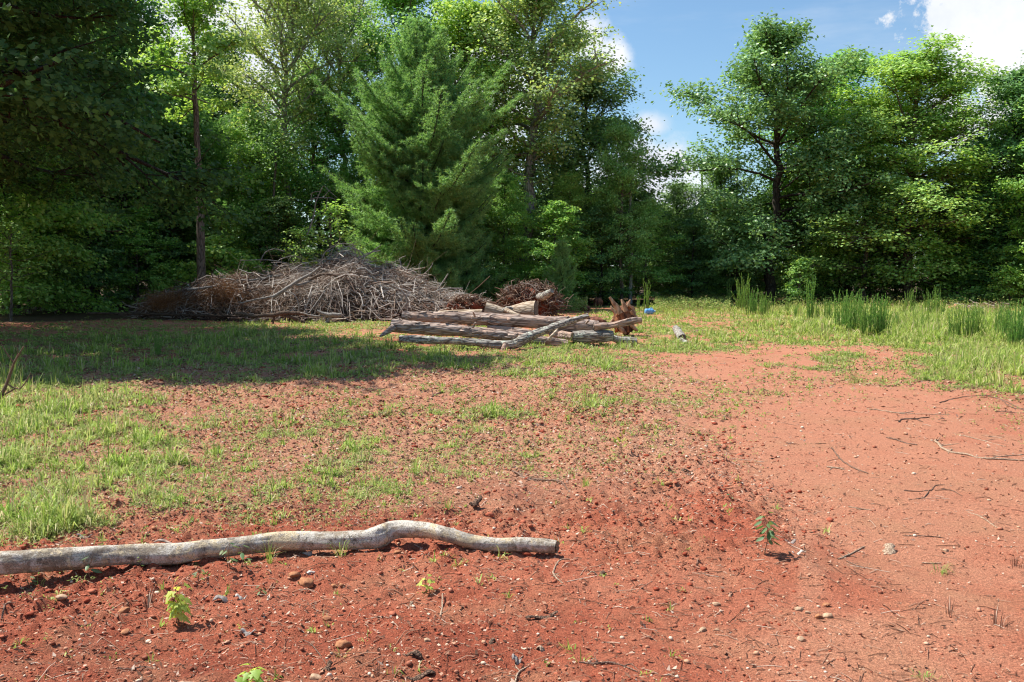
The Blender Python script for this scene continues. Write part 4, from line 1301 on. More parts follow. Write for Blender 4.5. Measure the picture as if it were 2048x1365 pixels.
rw, rbase, rc = root_wad('wide upturned root wad of red clay and tangled roots behind the log heap', 1062, 562, 650, 23.5, 80, 3, 900)
g = Geo(); rows = [(*(at_y(1078, 594, 23.0) - rbase), .09), (*(at_y(1090, 592, 22.6) - rbase), .10), (*(at_y(1104, 582, 22.4) - rbase), .06)]
S = spline(rows, .04); tube(g, S[:, :3], S[:, 3], 12, lump=.12, lf=8, seed=4, caps=True)
g.build('trunk_stub', M_LOGG, rw, smooth=True)
rw2, b2, c2 = root_wad('smaller greyish tangle of roots between the brush pile and the big root wad', 935, 592, 640, 26.5, 60, 9, 500, flat=.5)


def splintered_stump():
    rng = np.random.default_rng(14)
    Y = 22.6
    c = at_y(1246, 638, Y); base = np.array([c[0], Y, gs(c[0], Y)])
    root = empty('broken_stump', base, 'splintered upright stump of rotten orange wood at the right end of the log heap', 'stump')
    m = plain('rotten_orange_wood', (.34, .14, .065), (.05, .022, .013), 7, 1.0, .05, sc=(1, 1, .4))
    m2 = plain('pale_split_wood', (.52, .36, .22), (.20, .10, .055), 12, .8, .02, sc=(1, 1, .3))
    v, f = ICO[3]
    N = 1 + .45 * fbm(v[:, 0] * 2.6, v[:, 1] * 2 + v[:, 2] * 3.2, 71, 4)[:, None]
    g = Geo(); g.add(v * N * np.array([.27, .22, .33]) + c - base + np.array([.02, 0, -.04]), t=f)
    for _ in range(14):
        d = nrm(rng.normal(0, 1, 3)) * np.array([.3, .24, .3])
        blob(g, c - base + d, rng.uniform(.05, .12), rng, 2, (.8, .7, 1.3), .35)
    g.build('stump_body', m, root)
    for (pts) in ([(1240, 628, 9), (1230, 610, 7), (1219, 595, 3)], [(1252, 624, 6), (1248, 610, 6), (1243, 599, 3)], [(1262, 622, 6), (1268, 630, 5), (1280, 645, 5)],
                  [(1258, 610, 4), (1264, 616, 3), (1272, 628, 1.5)], [(1240, 655, 7), (1245, 662, 8), (1252, 668, 4)], [(1232, 628, 5), (1224, 618, 4), (1222, 612, 1.5)], [(1262, 650, 6), (1270, 658, 5), (1276, 662, 2)],
                  [(1256, 612, 5), (1259, 603, 2.5), (1261, 599, .8)], [(1228, 640, 5), (1216, 650, 3), (1204, 660, 1.5)]):
        g = Geo(); rows = []
        for px, py, hp in pts:
            p = at_y(px, py, Y - .16) - base; rows.append((*p, hp * .72 * Y / FPX))
        S = spline(rows, .03); tube(g, S[:, :3], S[:, 3], 7, lump=.25, lf=9, seed=int(pts[0][0]), caps=True, groove=.15)
        g.build('splinter', m2, root)


splintered_stump()


def chunk(name, label, cat, px, py, Y, sx, sz, m, seed, sy=None, group=None):
    rng = np.random.default_rng(seed)
    p = at_y(px, py, Y) if Y else gpt(px, py)
    v, f = ICO[3]
    N = 1 + .5 * fbm(v[:, 0] * 2 + seed, v[:, 1] * 2 + v[:, 2] * 2.6, seed, 4)[:, None]
    g = Geo(); g.add(v * N * np.array([sx, sy or sx * .8, sz]), t=f)
    for _ in range(8):
        d = nrm(rng.normal(0, 1, 3)) * np.array([sx, sx * .8, sz]) * .8
        blob(g, d, sx * rng.uniform(.2, .4), rng, 2, (1, 1, 1.2), .4)
    o = g.build(name, m, loc=(p[0], p[1], gs(p[0], p[1]) + sz * .6))
    return tag(o, label, cat, group)


M_REDW = plain('red_rotten_wood', (.06, .024, .016), (.26, .10, .055), 7, 1.0, .05, sc=(1, 1, .4))
chunk('stump', 'reddish brown rotten stump piece between the log heap and the orange stump', 'stump', 1190, 638, 25.0, .27, .22, M_REDW, 21)
chunk('stump', 'small red brown stump before the dark wood behind the heap', 'stump', 1196, 601, 40, .20, .26, M_REDW, 22)
chunk('wood_chunk', 'orange brown wood chunk at the wood edge far right behind the weeds', 'wood chunk', 1905, 617, 36, .24, .14, plain('orange_wood', (.42, .20, .11), (.24, .10, .055), 12, .6, .02), 23)
chunk('wood_chunk', 'little brown stub beside the slim trunk at the edge of the shade', 'wood chunk', 1170, 615, 37, .20, .15, M_REDW, 24)


def far_sticks():
    rng = np.random.default_rng(8)
    g = Geo()
    for k in range(150):
        z = rng.random()
        px = rng.uniform(1890, 2010) if k < 100 else rng.uniform(1385, 1460)
        Y = rng.uniform(36, 38) if k < 100 else rng.uniform(41, 43)
        x = (px - 1024) / FPX * Y
        p = np.array([x, Y, rng.uniform(.02, .26 if k < 100 else .1)])
        d = nrm(rng.normal(0, 1, 3) * [1, 1, .25]) * rng.uniform(.2, .8)
        tube(g, [p - d * .5, p + rng.normal(0, .03, 3), p + d * .5], rng.uniform(.005, .014), 4, tint=rng.uniform(.1, .8))
    tag(g.build('stick_litter', M_TWIG), 'pale broken sticks heaped at the edge of the right hand wood', 'sticks', kind='stuff')


far_sticks()


def jug():
    Y = 33.0
    p = at_y(1300, 625, Y)
    root = empty('jug', (p[0], Y, gs(p[0], Y)), 'small blue plastic jug lying on its side in the grass before the woods', 'jug', rz=.12)
    m, t, b = mat('blue_plastic'); b.inputs['Base Color'].default_value = (.09, .30, .62, 1); b.inputs['Roughness'].default_value = .35
    n = t.noise(12, 3, .5, t.obj()); t.put(b.inputs['Base Color'], t.mix(t.rng(n, .4, .7), (.10, .32, .64), (.20, .42, .70)))
    m2, t2, b2 = mat('pale_cap'); b2.inputs['Base Color'].default_value = (.5, .6, .68, 1)
    prof = [(-.19, 0), (-.19, .06), (-.18, .095), (-.15, .105), (-.10, .105), (-.09, .098), (-.07, .105), (0, .106), (.01, .099), (.03, .106), (.09, .104), (.12, .085), (.145, .045), (.165, .035)]
    g = Geo(); xs = np.array([[a, 0, .11] for a, r in prof]); rr = np.array([max(r, .002) for a, r in prof])
    a = np.arange(20) / 20 * 6.283
    V = np.stack([np.repeat(xs[:, 0:1], 20, 1), rr[:, None] * np.cos(a), .11 + rr[:, None] * np.sin(a)], -1)
    i = np.arange(len(prof) - 1)[:, None] * 20; j = np.arange(20)[None]; k = (j + 1) % 20
    g.add(V.reshape(-1, 3), q=np.stack([i + j, i + 20 + j, i + 20 + k, i + k], -1).reshape(-1, 4))
    g.build('body', m, root, smooth=True)
    g = Geo(); tube(g, [[.16, 0, .11], [.175, 0, .11], [.195, 0, .11]], .04, 16, caps=True); g.build('cap', m2, root)
    g = Geo(); tube(g, [[.10, 0, .20], [.08, 0, .235], [.02, 0, .24], [-.02, 0, .205]], .012, 8, caps=True); g.build('handle', m, root, smooth=True)


jug()


def board():
    p = gpt(1402, 663); m = plain('weathered_board', (.40, .26, .17), (.25, .15, .10), 20, .3, .004, sc=(.2, 1, 1))
    g = Geo(); v = []
    for i in range(9):
        x = -.19 + .38 * i / 8; zz = .012 * math.sin(i * .5)
        v += [[x, -.06, .02 + zz], [x, .06, .025 + zz], [x, .06, .05 + zz], [x, -.06, .045 + zz]]
    q = []
    for i in range(8):
        for k in range(4):
            q.append((4 * i + k, 4 * i + (k + 1) % 4, 4 * i + 4 + (k + 1) % 4, 4 * i + 4 + k))
    q += [(0, 3, 2, 1), (32, 33, 34, 35)]
    g.add(v, q=q)
    o = g.build('board', m, loc=tuple(p)); o.rotation_euler = (0, 0, .15)
    tag(o, 'short pale board lying on the grass right of the mossy log', 'board')


board()

# ------------------------------------------------------------------ tall feathery weeds
M_FEN = leaf_mat('feathery_weed', (.08, .22, .035), (.14, .33, .05), (.25, .44, .08), .42, rough_=.6)
M_STEM = plain('weed_stem', (.10, .13, .04), (.20, .13, .07), 30, .2, .002)


def fennel(seed, n, spread_, H=1.0):
    rng = np.random.default_rng(seed)
    st = Geo(); lf = Geo()
    A = []; D = []
    for i in range(n):
        b = rng.normal(0, spread_ * .6, 2); tp = b * 1.35 + rng.normal(0, .06, 2); h = H * rng.uniform(.4, 1.0)
        s = np.linspace(0, 1, 7)
        P = np.column_stack([b[0] + (tp[0] - b[0]) * s ** 1.4, b[1] + (tp[1] - b[1]) * s ** 1.4, h * s])
        P[-1, :2] += rng.normal(0, .05, 2); P[-2, :2] += rng.normal(0, .015, 2); P[:, 2] -= .02
        tube(st, P, np.linspace(.005, .002, 7), 4)
        m = int(190 * h)
        u = rng.uniform(.16, 1.0, m)
        c = np.column_stack([np.interp(u, s, P[:, k]) for k in range(3)])
        az = rng.uniform(0, 6.283, m)
        d = np.column_stack([np.cos(az), np.sin(az), rng.uniform(.7, 1.9, m)]); d = nrm(d) * (rng.uniform(.035, .075, m) * (1.15 - .6 * u))[:, None]
        A.append(c); D.append(d)
    A = np.vstack(A); D = np.vstack(D); N = len(A)
    s = nrm(np.cross(D, rng.normal(0, 1, (N, 3)))) * .0075
    lf.add(np.stack([A - s, A + s, A + D], 1).reshape(-1, 3), t=np.arange(N * 3).reshape(-1, 3))
    return st, lf


FP = []
for i, (n, sp) in enumerate([(26, .15), (13, .09), (40, .27)]):
    FP.append(fennel(300 + i, n, sp))
FROOT = [None] * 3
FEN = [(1293, 622, 566, 1, 'feathery weed clump standing above the blue jug'), (1276, 618, 596, 1, 'short feathery weed left of the blue jug'), (1312, 612, 588, 1, 'small feathery weed right above the blue jug'),
       (1458, 612, 566, 1, 'thin feathery weed left of the tallest clump at the wood edge'), (1484, 622, 558, 0, 'tallest feathery clump at the wood edge left of the pale sapling'), (1505, 632, 584, 2, 'wide feathery clump right of the tallest one'),
       (1530, 634, 590, 2, 'fading feathery clump farther right below the pale sapling'), (1592, 640, 612, 1, 'low single feathery stem below the pale sapling'),
       (1621, 644, 566, 1, 'tall narrow feathery weed right of the pale sapling'), (1634, 640, 606, 1, 'short feathery stem right of the tall narrow one'), (1655, 645, 602, 0, 'medium feathery clump between the narrow weed and the dense ones'),
       (1690, 660, 592, 2, 'dense feathery clump, left one of the big pair in the right field'), (1708, 665, 592, 0, 'feathery clump at the right flank of the dense left one'), (1727, 672, 604, 1, 'slim feathery stems between the big pair'),
       (1745, 672, 602, 2, 'dense feathery clump, right one of the big pair in the right field'), (1762, 672, 600, 0, 'dark based feathery clump at the right flank of the big pair'),
       (1812, 630, 588, 1, 'narrow feathery weed before the wood right of the big pair'), (1824, 634, 582, 1, 'narrow taller feathery weed next to the one right of the big pair'), (1833, 640, 612, 1, 'short feathery stem below the two narrow weeds'),
       (1858, 636, 586, 0, 'feathery clump before the dark wood left of the orange chunk'), (1872, 634, 580, 1, 'feathery stems at the right side of that clump before the dark wood'), (1885, 638, 600, 1, 'feathery stems just left of the orange wood chunk'),
       (1902, 680, 622, 1, 'twin feathery stems in front of the orange wood chunk'), (1916, 678, 620, 1, 'feathery stems right of the twin stems'), (1935, 678, 618, 0, 'feathery clump in the tall grass left of the right edge group'),
       (1950, 676, 616, 0, 'feathery clump touching the left edge group on its right'), (1995, 676, 616, 1, 'feathery stems a little left of the frame edge'), (2010, 682, 616, 0, 'feathery clump second from the right edge of the frame'),
       (2030, 692, 618, 0, 'nearest feathery clump at the right edge of the frame'), (2046, 690, 612, 2, 'feathery clump cut by the right edge of the frame'), (2085, 690, 615, 2, 'feathery clump just outside the right edge of the frame'),
       (316, 714, 672, 1, 'feathery weed standing in the tree shade on the left'), (1574, 632, 606, 1, 'single thin feathery weed under the pale sapling at left'), (1967, 650, 618, 1, 'thin feathery weed behind the clumps near the right edge'),
       (1790, 660, 628, 1, 'short feathery weed alone right of the big pair'), (1845, 664, 630, 1, 'low feathery weed in the grass before the dark wood')]
for i, (px, pb, pt, k, lb) in enumerate(FEN):
    p = gpt(px, pb); h = at_y(px, pt, p[1])[2] - p[2]
    sc = (max(.6, h * .9), max(.6, h * .9), h * 1.22)
    if FROOT[k] is None:
        r = empty('feathery_weed', tuple(p), lb, 'weed', 'tall feathery weeds in the clearing', i * 1.3); r.scale = sc
        a = FP[k][0].build('stems', M_STEM, r); b_ = FP[k][1].build('foliage', M_FEN, r)
        KIDS[r.name] = [a, b_]; FROOT[k] = r
    else:
        copy_thing(FROOT[k], tuple(p), i * 1.3, sc, lb, 'tall feathery weeds in the clearing')

# ------------------------------------------------------------------ grass, weeds, litter, stones (nobody could count these)
M_GRASS = island_mat('grass_blade', [(0, (.16, .27, .04)), (.45, (.32, .46, .07)), (.72, (.44, .56, .10)), (.88, (.58, .54, .22)), (1, (.62, .50, .32))], rough_=.5, trans=.42, patch=(.50, .46, .20))
M_OLIVE = island_mat('dry_grass_blade', [(0, (.20, .24, .07)), (.4, (.34, .36, .12)), (.7, (.44, .34, .17)), (1, (.40, .26, .17))], rough_=.7, trans=.3)
M_WEED = island_mat('ground_weed', [(0, (.14, .24, .05)), (.5, (.28, .40, .09)), (.85, (.42, .46, .13)), (1, (.48, .34, .18))], rough_=.6, trans=.35)


def blades(g, B, az, L, W, lean, rng):
    n = len(B)
    d = np.column_stack([np.cos(az), np.sin(az), np.zeros(n)])
    s = np.column_stack([-np.sin(az), np.cos(az), np.zeros(n)]) * (W * .5)[:, None]
    up = np.array([0, 0, 1.0])
    l1 = (L * .5)[:, None]; le = lean[:, None]
    M = B + up * l1 * np.cos(le * .5) + d * l1 * np.sin(le * .5)
    T_ = M + up * l1 * np.cos(le * 1.5) + d * l1 * np.sin(le * 1.5)
    V = np.stack([B - s, B + s, M + s * .8, M - s * .8, T_], 1).reshape(-1, 3)
    i = np.arange(n) * 5
    g.add(V, t=np.column_stack([i + 3, i + 2, i + 4]), q=np.column_stack([i, i + 1, i + 2, i + 3]))


def scatter(n, rng, y0=3.0, y1=52.0, u=.72, p=1.0):
    Y = y0 * (y1 / y0) ** (rng.random(n) ** p)
    return rng.uniform(-u, u, n) * (Y + .8), Y


def do_grass():
    rng = np.random.default_rng(99)
    X, Y = scatter(400000, rng)
    c = cover(X, Y) * (1 - .85 * woods(X, Y))
    k = rng.random(len(X)) < c ** 1.4 * .40 * (.35 + .65 * sst(-.25, .2, fbm(X * 3.5, Y * 3.5, 49, 3))) + .003 * (rough(X, Y)) + .45 * c * sst(14, 22, Y) * sst(2, 6, X)
    k &= ~((X < -1.2) & (X > -12) & (np.abs(Y - 31.2) < 1.4))
    X, Y, c = X[k], Y[k], c[k]
    per = rng.integers(3, 12, len(X))
    idx = np.repeat(np.arange(len(X)), per); N = len(idx)
    far = np.clip(Y[idx] / 8, .8, 4.5)
    ang = rng.uniform(0, 6.283, N); rad = np.abs(rng.normal(0, .016, N)) * far
    bx = X[idx] + np.cos(ang) * rad; by = Y[idx] + np.sin(ang) * rad
    z = ground_z(bx, by) - .004
    px, py = to_px(bx, by)
    lush = np.clip(c[idx], 0, 1)
    tall = .045 + .125 * lush ** 1.3
    tall = tall + .16 * sst(1350, 1500, px) * (1 - sst(672, 700, py)) * lush * np.clip(sst(1450, 1750, px) + .25, 0, 1)
    tall = tall + .10 * sst(1880, 1980, px) * sst(700, 720, py) * (1 - sst(780, 800, py)) * lush
    tall = tall + .05 * (1 - sst(120, 360, px)) * sst(690, 730, py) * lush
    pr = np.repeat(rng.uniform(.5, 1.5, len(X)) * (1 + .9 * fbm(X * 1.7, Y * 1.7, 52, 3)), per)
    L = tall * pr * rng.uniform(.55, 1.25, N)
    W = (.0030 + .0009 * by) * rng.uniform(.6, 1.25, N)
    W = np.minimum(W, .03)
    g = Geo()
    blades(g, np.column_stack([bx, by, z]), ang + rng.normal(0, .6, N), L, W, np.clip(rng.normal(1.05, .6, N), 0, 2.6), rng)
    o = g.build('grass', M_GRASS)
    tag(o, 'green and straw coloured grass growing in patches over the red dirt', 'grass', kind='stuff')
    # thin dry blades and thatch mixed through it
    X, Y = scatter(260000, rng, 3.0, 34)
    c = cover(X, Y) * (1 - woods(X, Y))
    k = rng.random(len(X)) < c ** .6 * .42
    X, Y, c = X[k], Y[k], c[k]
    idx = np.repeat(np.arange(len(X)), 3); N = len(idx)
    bx = X[idx] + rng.normal(0, .012, N) * np.clip(Y[idx] / 8, .8, 3); by = Y[idx] + rng.normal(0, .012, N) * np.clip(Y[idx] / 8, .8, 3)
    g = Geo()
    blades(g, np.column_stack([bx, by, ground_z(bx, by) - .003]), rng.uniform(0, 6.283, N), (.03 + .06 * c[idx]) * rng.uniform(.5, 1.5, N), (.0022 + .0008 * by) * rng.uniform(.6, 1.2, N), np.clip(rng.normal(1.7, .7, N), .2, 3.0), rng)
    tag(g.build('dry_grass', M_OLIVE), 'dry olive and brown grass blades matted between the green ones', 'grass', kind='stuff')
    # low broadleaf weeds: small rosettes
    X, Y = scatter(210000, rng, 3.0, 30)
    px, py = to_px(X, Y)
    c = cover(X, Y) * (1 - woods(X, Y))
    k = rng.random(len(X)) < (c ** .8 * .62)
    X, Y = X[k], Y[k]
    per = rng.integers(3, 9, len(X)); idx = np.repeat(np.arange(len(X)), per); N = len(idx)
    a = rng.uniform(0, 6.283, N); rad = rng.uniform(.004, .03, N) * np.clip(Y[idx] / 8, .8, 3)
    C = np.column_stack([X[idx] + np.cos(a) * rad, Y[idx] + np.sin(a) * rad, np.zeros(N)])
    C[:, 2] = ground_z(C[:, 0], C[:, 1]) + rng.uniform(.006, .045, N)
    D = np.column_stack([np.cos(a), np.sin(a), rng.uniform(-.2, .8, N)])
    g = Geo(); f = np.clip(Y[idx] / 8, .8, 3.2)
    leaves(g, C, nrm(rng.normal(0, .4, (N, 3)) + [0, 0, 1]), nrm(D), .026 * f * rng.uniform(.5, 1.3, N), .010 * f * rng.uniform(.6, 1.3, N))
    tag(g.build('ground_weeds', M_WEED), 'small broadleaf weeds creeping between the grass', 'weeds', kind='stuff')
    # leafy weeds by the wood edge
    n = 26000
    px = np.concatenate([rng.uniform(1110, 1175, n // 3), rng.uniform(1310, 1460, n // 3), rng.uniform(1300, 2100, n - 2 * (n // 3))])
    py = rng.uniform(601, 622, n); p = np.array([0, 0, 0.])
    fz = (1.6 * FPX) / (py - 540); Y = fz; X = (px - 1024) / FPX * Y
    top = .18 + .38 * (.5 + fbm(X * 1.3, Y * 1.3, 55, 3))
    C = np.column_stack([X, Y, rng.random(n) * top])
    g = Geo(); leaves(g, C, nrm(rng.normal(0, .5, (n, 3)) + [0, 0, .8]), nrm(rng.normal(0, 1, (n, 3))), rng.uniform(.05, .11, n), rng.uniform(.025, .05, n))
    k = np.arange(n)
    tag(g.build('leafy_weeds', M_WEED), 'leafy weeds along the foot of the woods', 'weeds', kind='stuff')


do_grass()


def blobs(g, C, r, squash, jit, rng, sub=1):
    v, f = ICO[sub]; n = len(C); m = len(v)
    V = v[None] * (1 + jit * (rng.random((n, m, 1)) - .5) * 2) * (r[:, None] * squash)[:, None, :]
    a = rng.uniform(0, 6.283, n); ca, sa = np.cos(a)[:, None], np.sin(a)[:, None]
    x = V[..., 0] * ca - V[..., 1] * sa; y = V[..., 0] * sa + V[..., 1] * ca
    V = np.stack([x, y, V[..., 2]], -1) + C[:, None]
    F = f[None] + (np.arange(n) * m)[:, None, None]
    g.add(V.reshape(-1, 3), t=F.reshape(-1, 3))


M_CLOD = island_mat('clay_clod', [(0, (.20, .035, .015)), (.5, (.30, .065, .030)), (1, (.42, .13, .07))], noise_=40)
M_PEB = island_mat('pebble', [(0, (.22, .06, .03)), (.4, (.38, .14, .08)), (.75, (.52, .30, .18)), (1, (.70, .58, .44))], noise_=60)
M_LIT = island_mat('leaf_litter', [(0, (.07, .032, .02)), (.4, (.24, .11, .065)), (.8, (.44, .25, .16)), (1, (.60, .46, .35))], trans=.1)


def do_stones():
    rng = np.random.default_rng(123)
    X, Y = scatter(120000, rng, 3.0, 17, .68)
    r_ = rough(X, Y); cf = clod_field(X, Y)
    k = rng.random(len(X)) < r_ * (.10 + .75 * cf) * (.5 + .5 * sst(-.2, .2, fbm(X * 2.5, Y * 2.5, 66, 3)))
    X, Y = X[k], Y[k]; n = len(X)
    r = .0030 + rng.exponential(.0036, n); r = np.minimum(r, .026) * np.clip(Y / 6, .8, 1.5)
    C = np.column_stack([X, Y, ground_z(X, Y) + r * .15])
    sq = np.column_stack([rng.uniform(.8, 1.4, n), rng.uniform(.7, 1.1, n), rng.uniform(.3, .7, n)])
    g = Geo(); blobs(g, C, r, sq, .34, rng)
    tag(g.build('soil_clods', M_CLOD), 'crumbly red soil clods scattered over the rough dirt', 'soil clods', kind='stuff')
    X, Y = scatter(60000, rng, 3.0, 16, .68)
    r_ = rough(X, Y)
    k = rng.random(len(X)) < .22 + .5 * r_
    X, Y = X[k], Y[k]; n = len(X)
    r = .0022 + rng.exponential(.0026, n); r = np.minimum(r, .016) * np.clip(Y / 6, .8, 1.5)
    C = np.column_stack([X, Y, ground_z(X, Y) + r * .3])
    sq = np.column_stack([rng.uniform(.8, 1.3, n), rng.uniform(.7, 1.1, n), rng.uniform(.5, .8, n)])
    g = Geo(); blobs(g, C, r, sq, .2, rng)
    tag(g.build('pebbles', M_PEB), 'small tan and pink pebbles lying on the red dirt', 'pebbles', kind='stuff')
    # leaf litter and straw
    X, Y = scatter(150000, rng, 3.0, 20, .68)
    c = cover(X, Y); r_ = rough(X, Y)
    k = rng.random(len(X)) < .05 + (.10 + .30 * sst(5.2, 7, Y)) * r_ + .40 * (c > .06) * (c < .95)
    X, Y = X[k], Y[k]; n = len(X); f = np.clip(Y / 7, .8, 2)
    C = np.column_stack([X, Y, ground_z(X, Y) + rng.uniform(.002, .014, n)])
    g = Geo()
    leaves(g, C, nrm(rng.normal(0, .45, (n, 3)) + [0, 0, 1]), nrm(rng.normal(0, 1, (n, 3)) * [1, 1, .2]), rng.uniform(.012, .045, n) * f, rng.uniform(.006, .022, n) * f, fold=.3)
    N = 12000
    X, Y = scatter(N, rng, 3.0, 22, .68)
    for i in range(N):
        if rng.random() > .35 + .5 * (X[i] < 2): continue
        a = rng.normal(0, .9); L = rng.exponential(.035) + .015
        z = float(0)
        xs = X[i] + np.array([-.5, .05, .5]) * L * math.cos(a) ; ys = Y[i] + np.array([-.5, .1, .5]) * L * math.sin(a)
        P = np.column_stack([xs, ys, [0, .004, 0]])
        tube(g, P, .0009 + .0002 * Y[i], 3)
    # drop the straws onto the ground
    V = np.concatenate(g.v); nl = n * 4
    zz = ground_z(V[nl:, 0], V[nl:, 1]); V[nl:, 2] += zz + .002
    g.v = [V]
    tag(g.build('leaf_litter', M_LIT), 'dead leaves, straw and bark crumbs strewn over the dirt', 'leaf litter', kind='stuff')


do_stones()

# ------------------------------------------------------------------ single stones
M_STO = plain('orange_stone', (.42, .19, .085), (.26, .10, .05), 45, .5, .004)
M_STT = plain('tan_stone', (.48, .33, .21), (.34, .20, .12), 45, .5, .004)
M_STW = plain('white_stone', (.55, .50, .44), (.40, .32, .26), 45, .5, .004)
ST = [(686, 1288, 15, M_STO, 'biggest orange stone in the dirt below the middle of the fallen log'), (630, 1346, 12, M_STT, 'tan stone near the bottom edge below the biggest orange stone'),
      (612, 1168, 15, M_STO, 'flat rusty stone just under the fallen log at its middle'), (588, 1158, 11, M_STO, 'rusty stone left of the flat rusty one under the log'), (123, 1205, 11, M_STT, 'tan stone near the left edge below the log shadow'),
      (247, 1224, 10, M_STO, 'orange stone left of the lime seedling'), (250, 1262, 9, M_STO, 'orange stone below and left of the lime seedling'), (131, 1245, 8, M_STO, 'small orange stone at the lower left'),
      (1599, 1214, 9, M_STT, 'left stone of the tan group at lower right'), (1616, 1222, 6, M_STT, 'narrow stone second in the tan group at lower right'), (1652, 1208, 7, M_STO, 'darker top stone of the tan group at lower right'),
      (1655, 1228, 9, M_STT, 'round lower right stone of the tan group'), (1637, 1231, 8, M_STO, 'bottom stone of the tan group at lower right'), (1432, 1204, 8, M_STT, 'lone pale stone left of the tan group'),
      (1405, 1254, 8, M_STT, 'pale stone below the lone one at lower right'), (1434, 1256, 4, M_STT, 'tiny tan pebble beside the pale stone at lower right'), (855, 1288, 7, M_STT, 'small pale stone below the small lime sprout'),
      (615, 1112, 10, M_STW, 'white crumbly lump touching the front of the fallen log'), (193, 1071, 11, M_STO, 'pinkish stone behind the left part of the fallen log'), (308, 1066, 6, M_STO, 'small rusty stone behind the log left of the bark flap'),
      (940, 1052, 9, M_STO, 'rusty stone behind the hump of the fallen log'), (795, 1121, 8, M_STO, 'orange stone in the log shadow under the hump'), (669, 1171, 7, M_STO, 'left one of two round pebbles below the fallen log'),
      (684, 1173, 6, M_STO, 'right one of two round pebbles below the fallen log'), (622, 1154, 8, M_STW, 'pale grey stone above the flat rusty stone'), (1312, 987, 8, M_STO, 'dark orange stone, left of the group in the middle right dirt'),
      (1336, 992, 8, M_STO, 'dark orange stone in the middle of the group in the middle right dirt'), (1351, 985, 7, M_STO, 'right stone of the group in the middle right dirt'), (1296, 1000, 9, M_STO, 'flat orange stone below the group in the middle right dirt'),
      (1602, 1272, 9, M_STT, 'pale flat stone below the tan group at lower right'), (1891, 1098, 6, M_STT, 'small tan stone right of the upright bark chunk'), (655, 1230, 10, M_STO, 'rusty stone upper left of the biggest orange stone')]
for i, (px, py, rp, m, lb) in enumerate(ST):
    rng = np.random.default_rng(500 + i)
    p = gpt(px, py + rp * .3); r = rp * p[1] / FPX
    v, f = ICO[3]
    N = 1 + .45 * fbm(v[:, 0] * 1.7 + i, v[:, 1] * 1.7 + v[:, 2] * 2, 30 + i, 3)[:, None]
    for q in range(7):       # flat broken faces
        nn = nrm(rng.normal(0, 1, 3)); dd = rng.uniform(.62, .85)
        ex = np.maximum((v * N) @ nn - dd, 0)[:, None]
        v = (v * N - ex * nn); N = 1
    V = v * np.array([1.05, .8, rng.uniform(.5, .7)]) * r * 1.12
    g = Geo(); g.add(V, t=f)
    o = g.build('stone', m, loc=(p[0], p[1], p[2] + r * .22)); o.rotation_euler = (rng.normal(0, .1), rng.normal(0, .1), rng.uniform(-.5, .5))
    tag(o, lb, 'stone', 'stones on the red dirt')

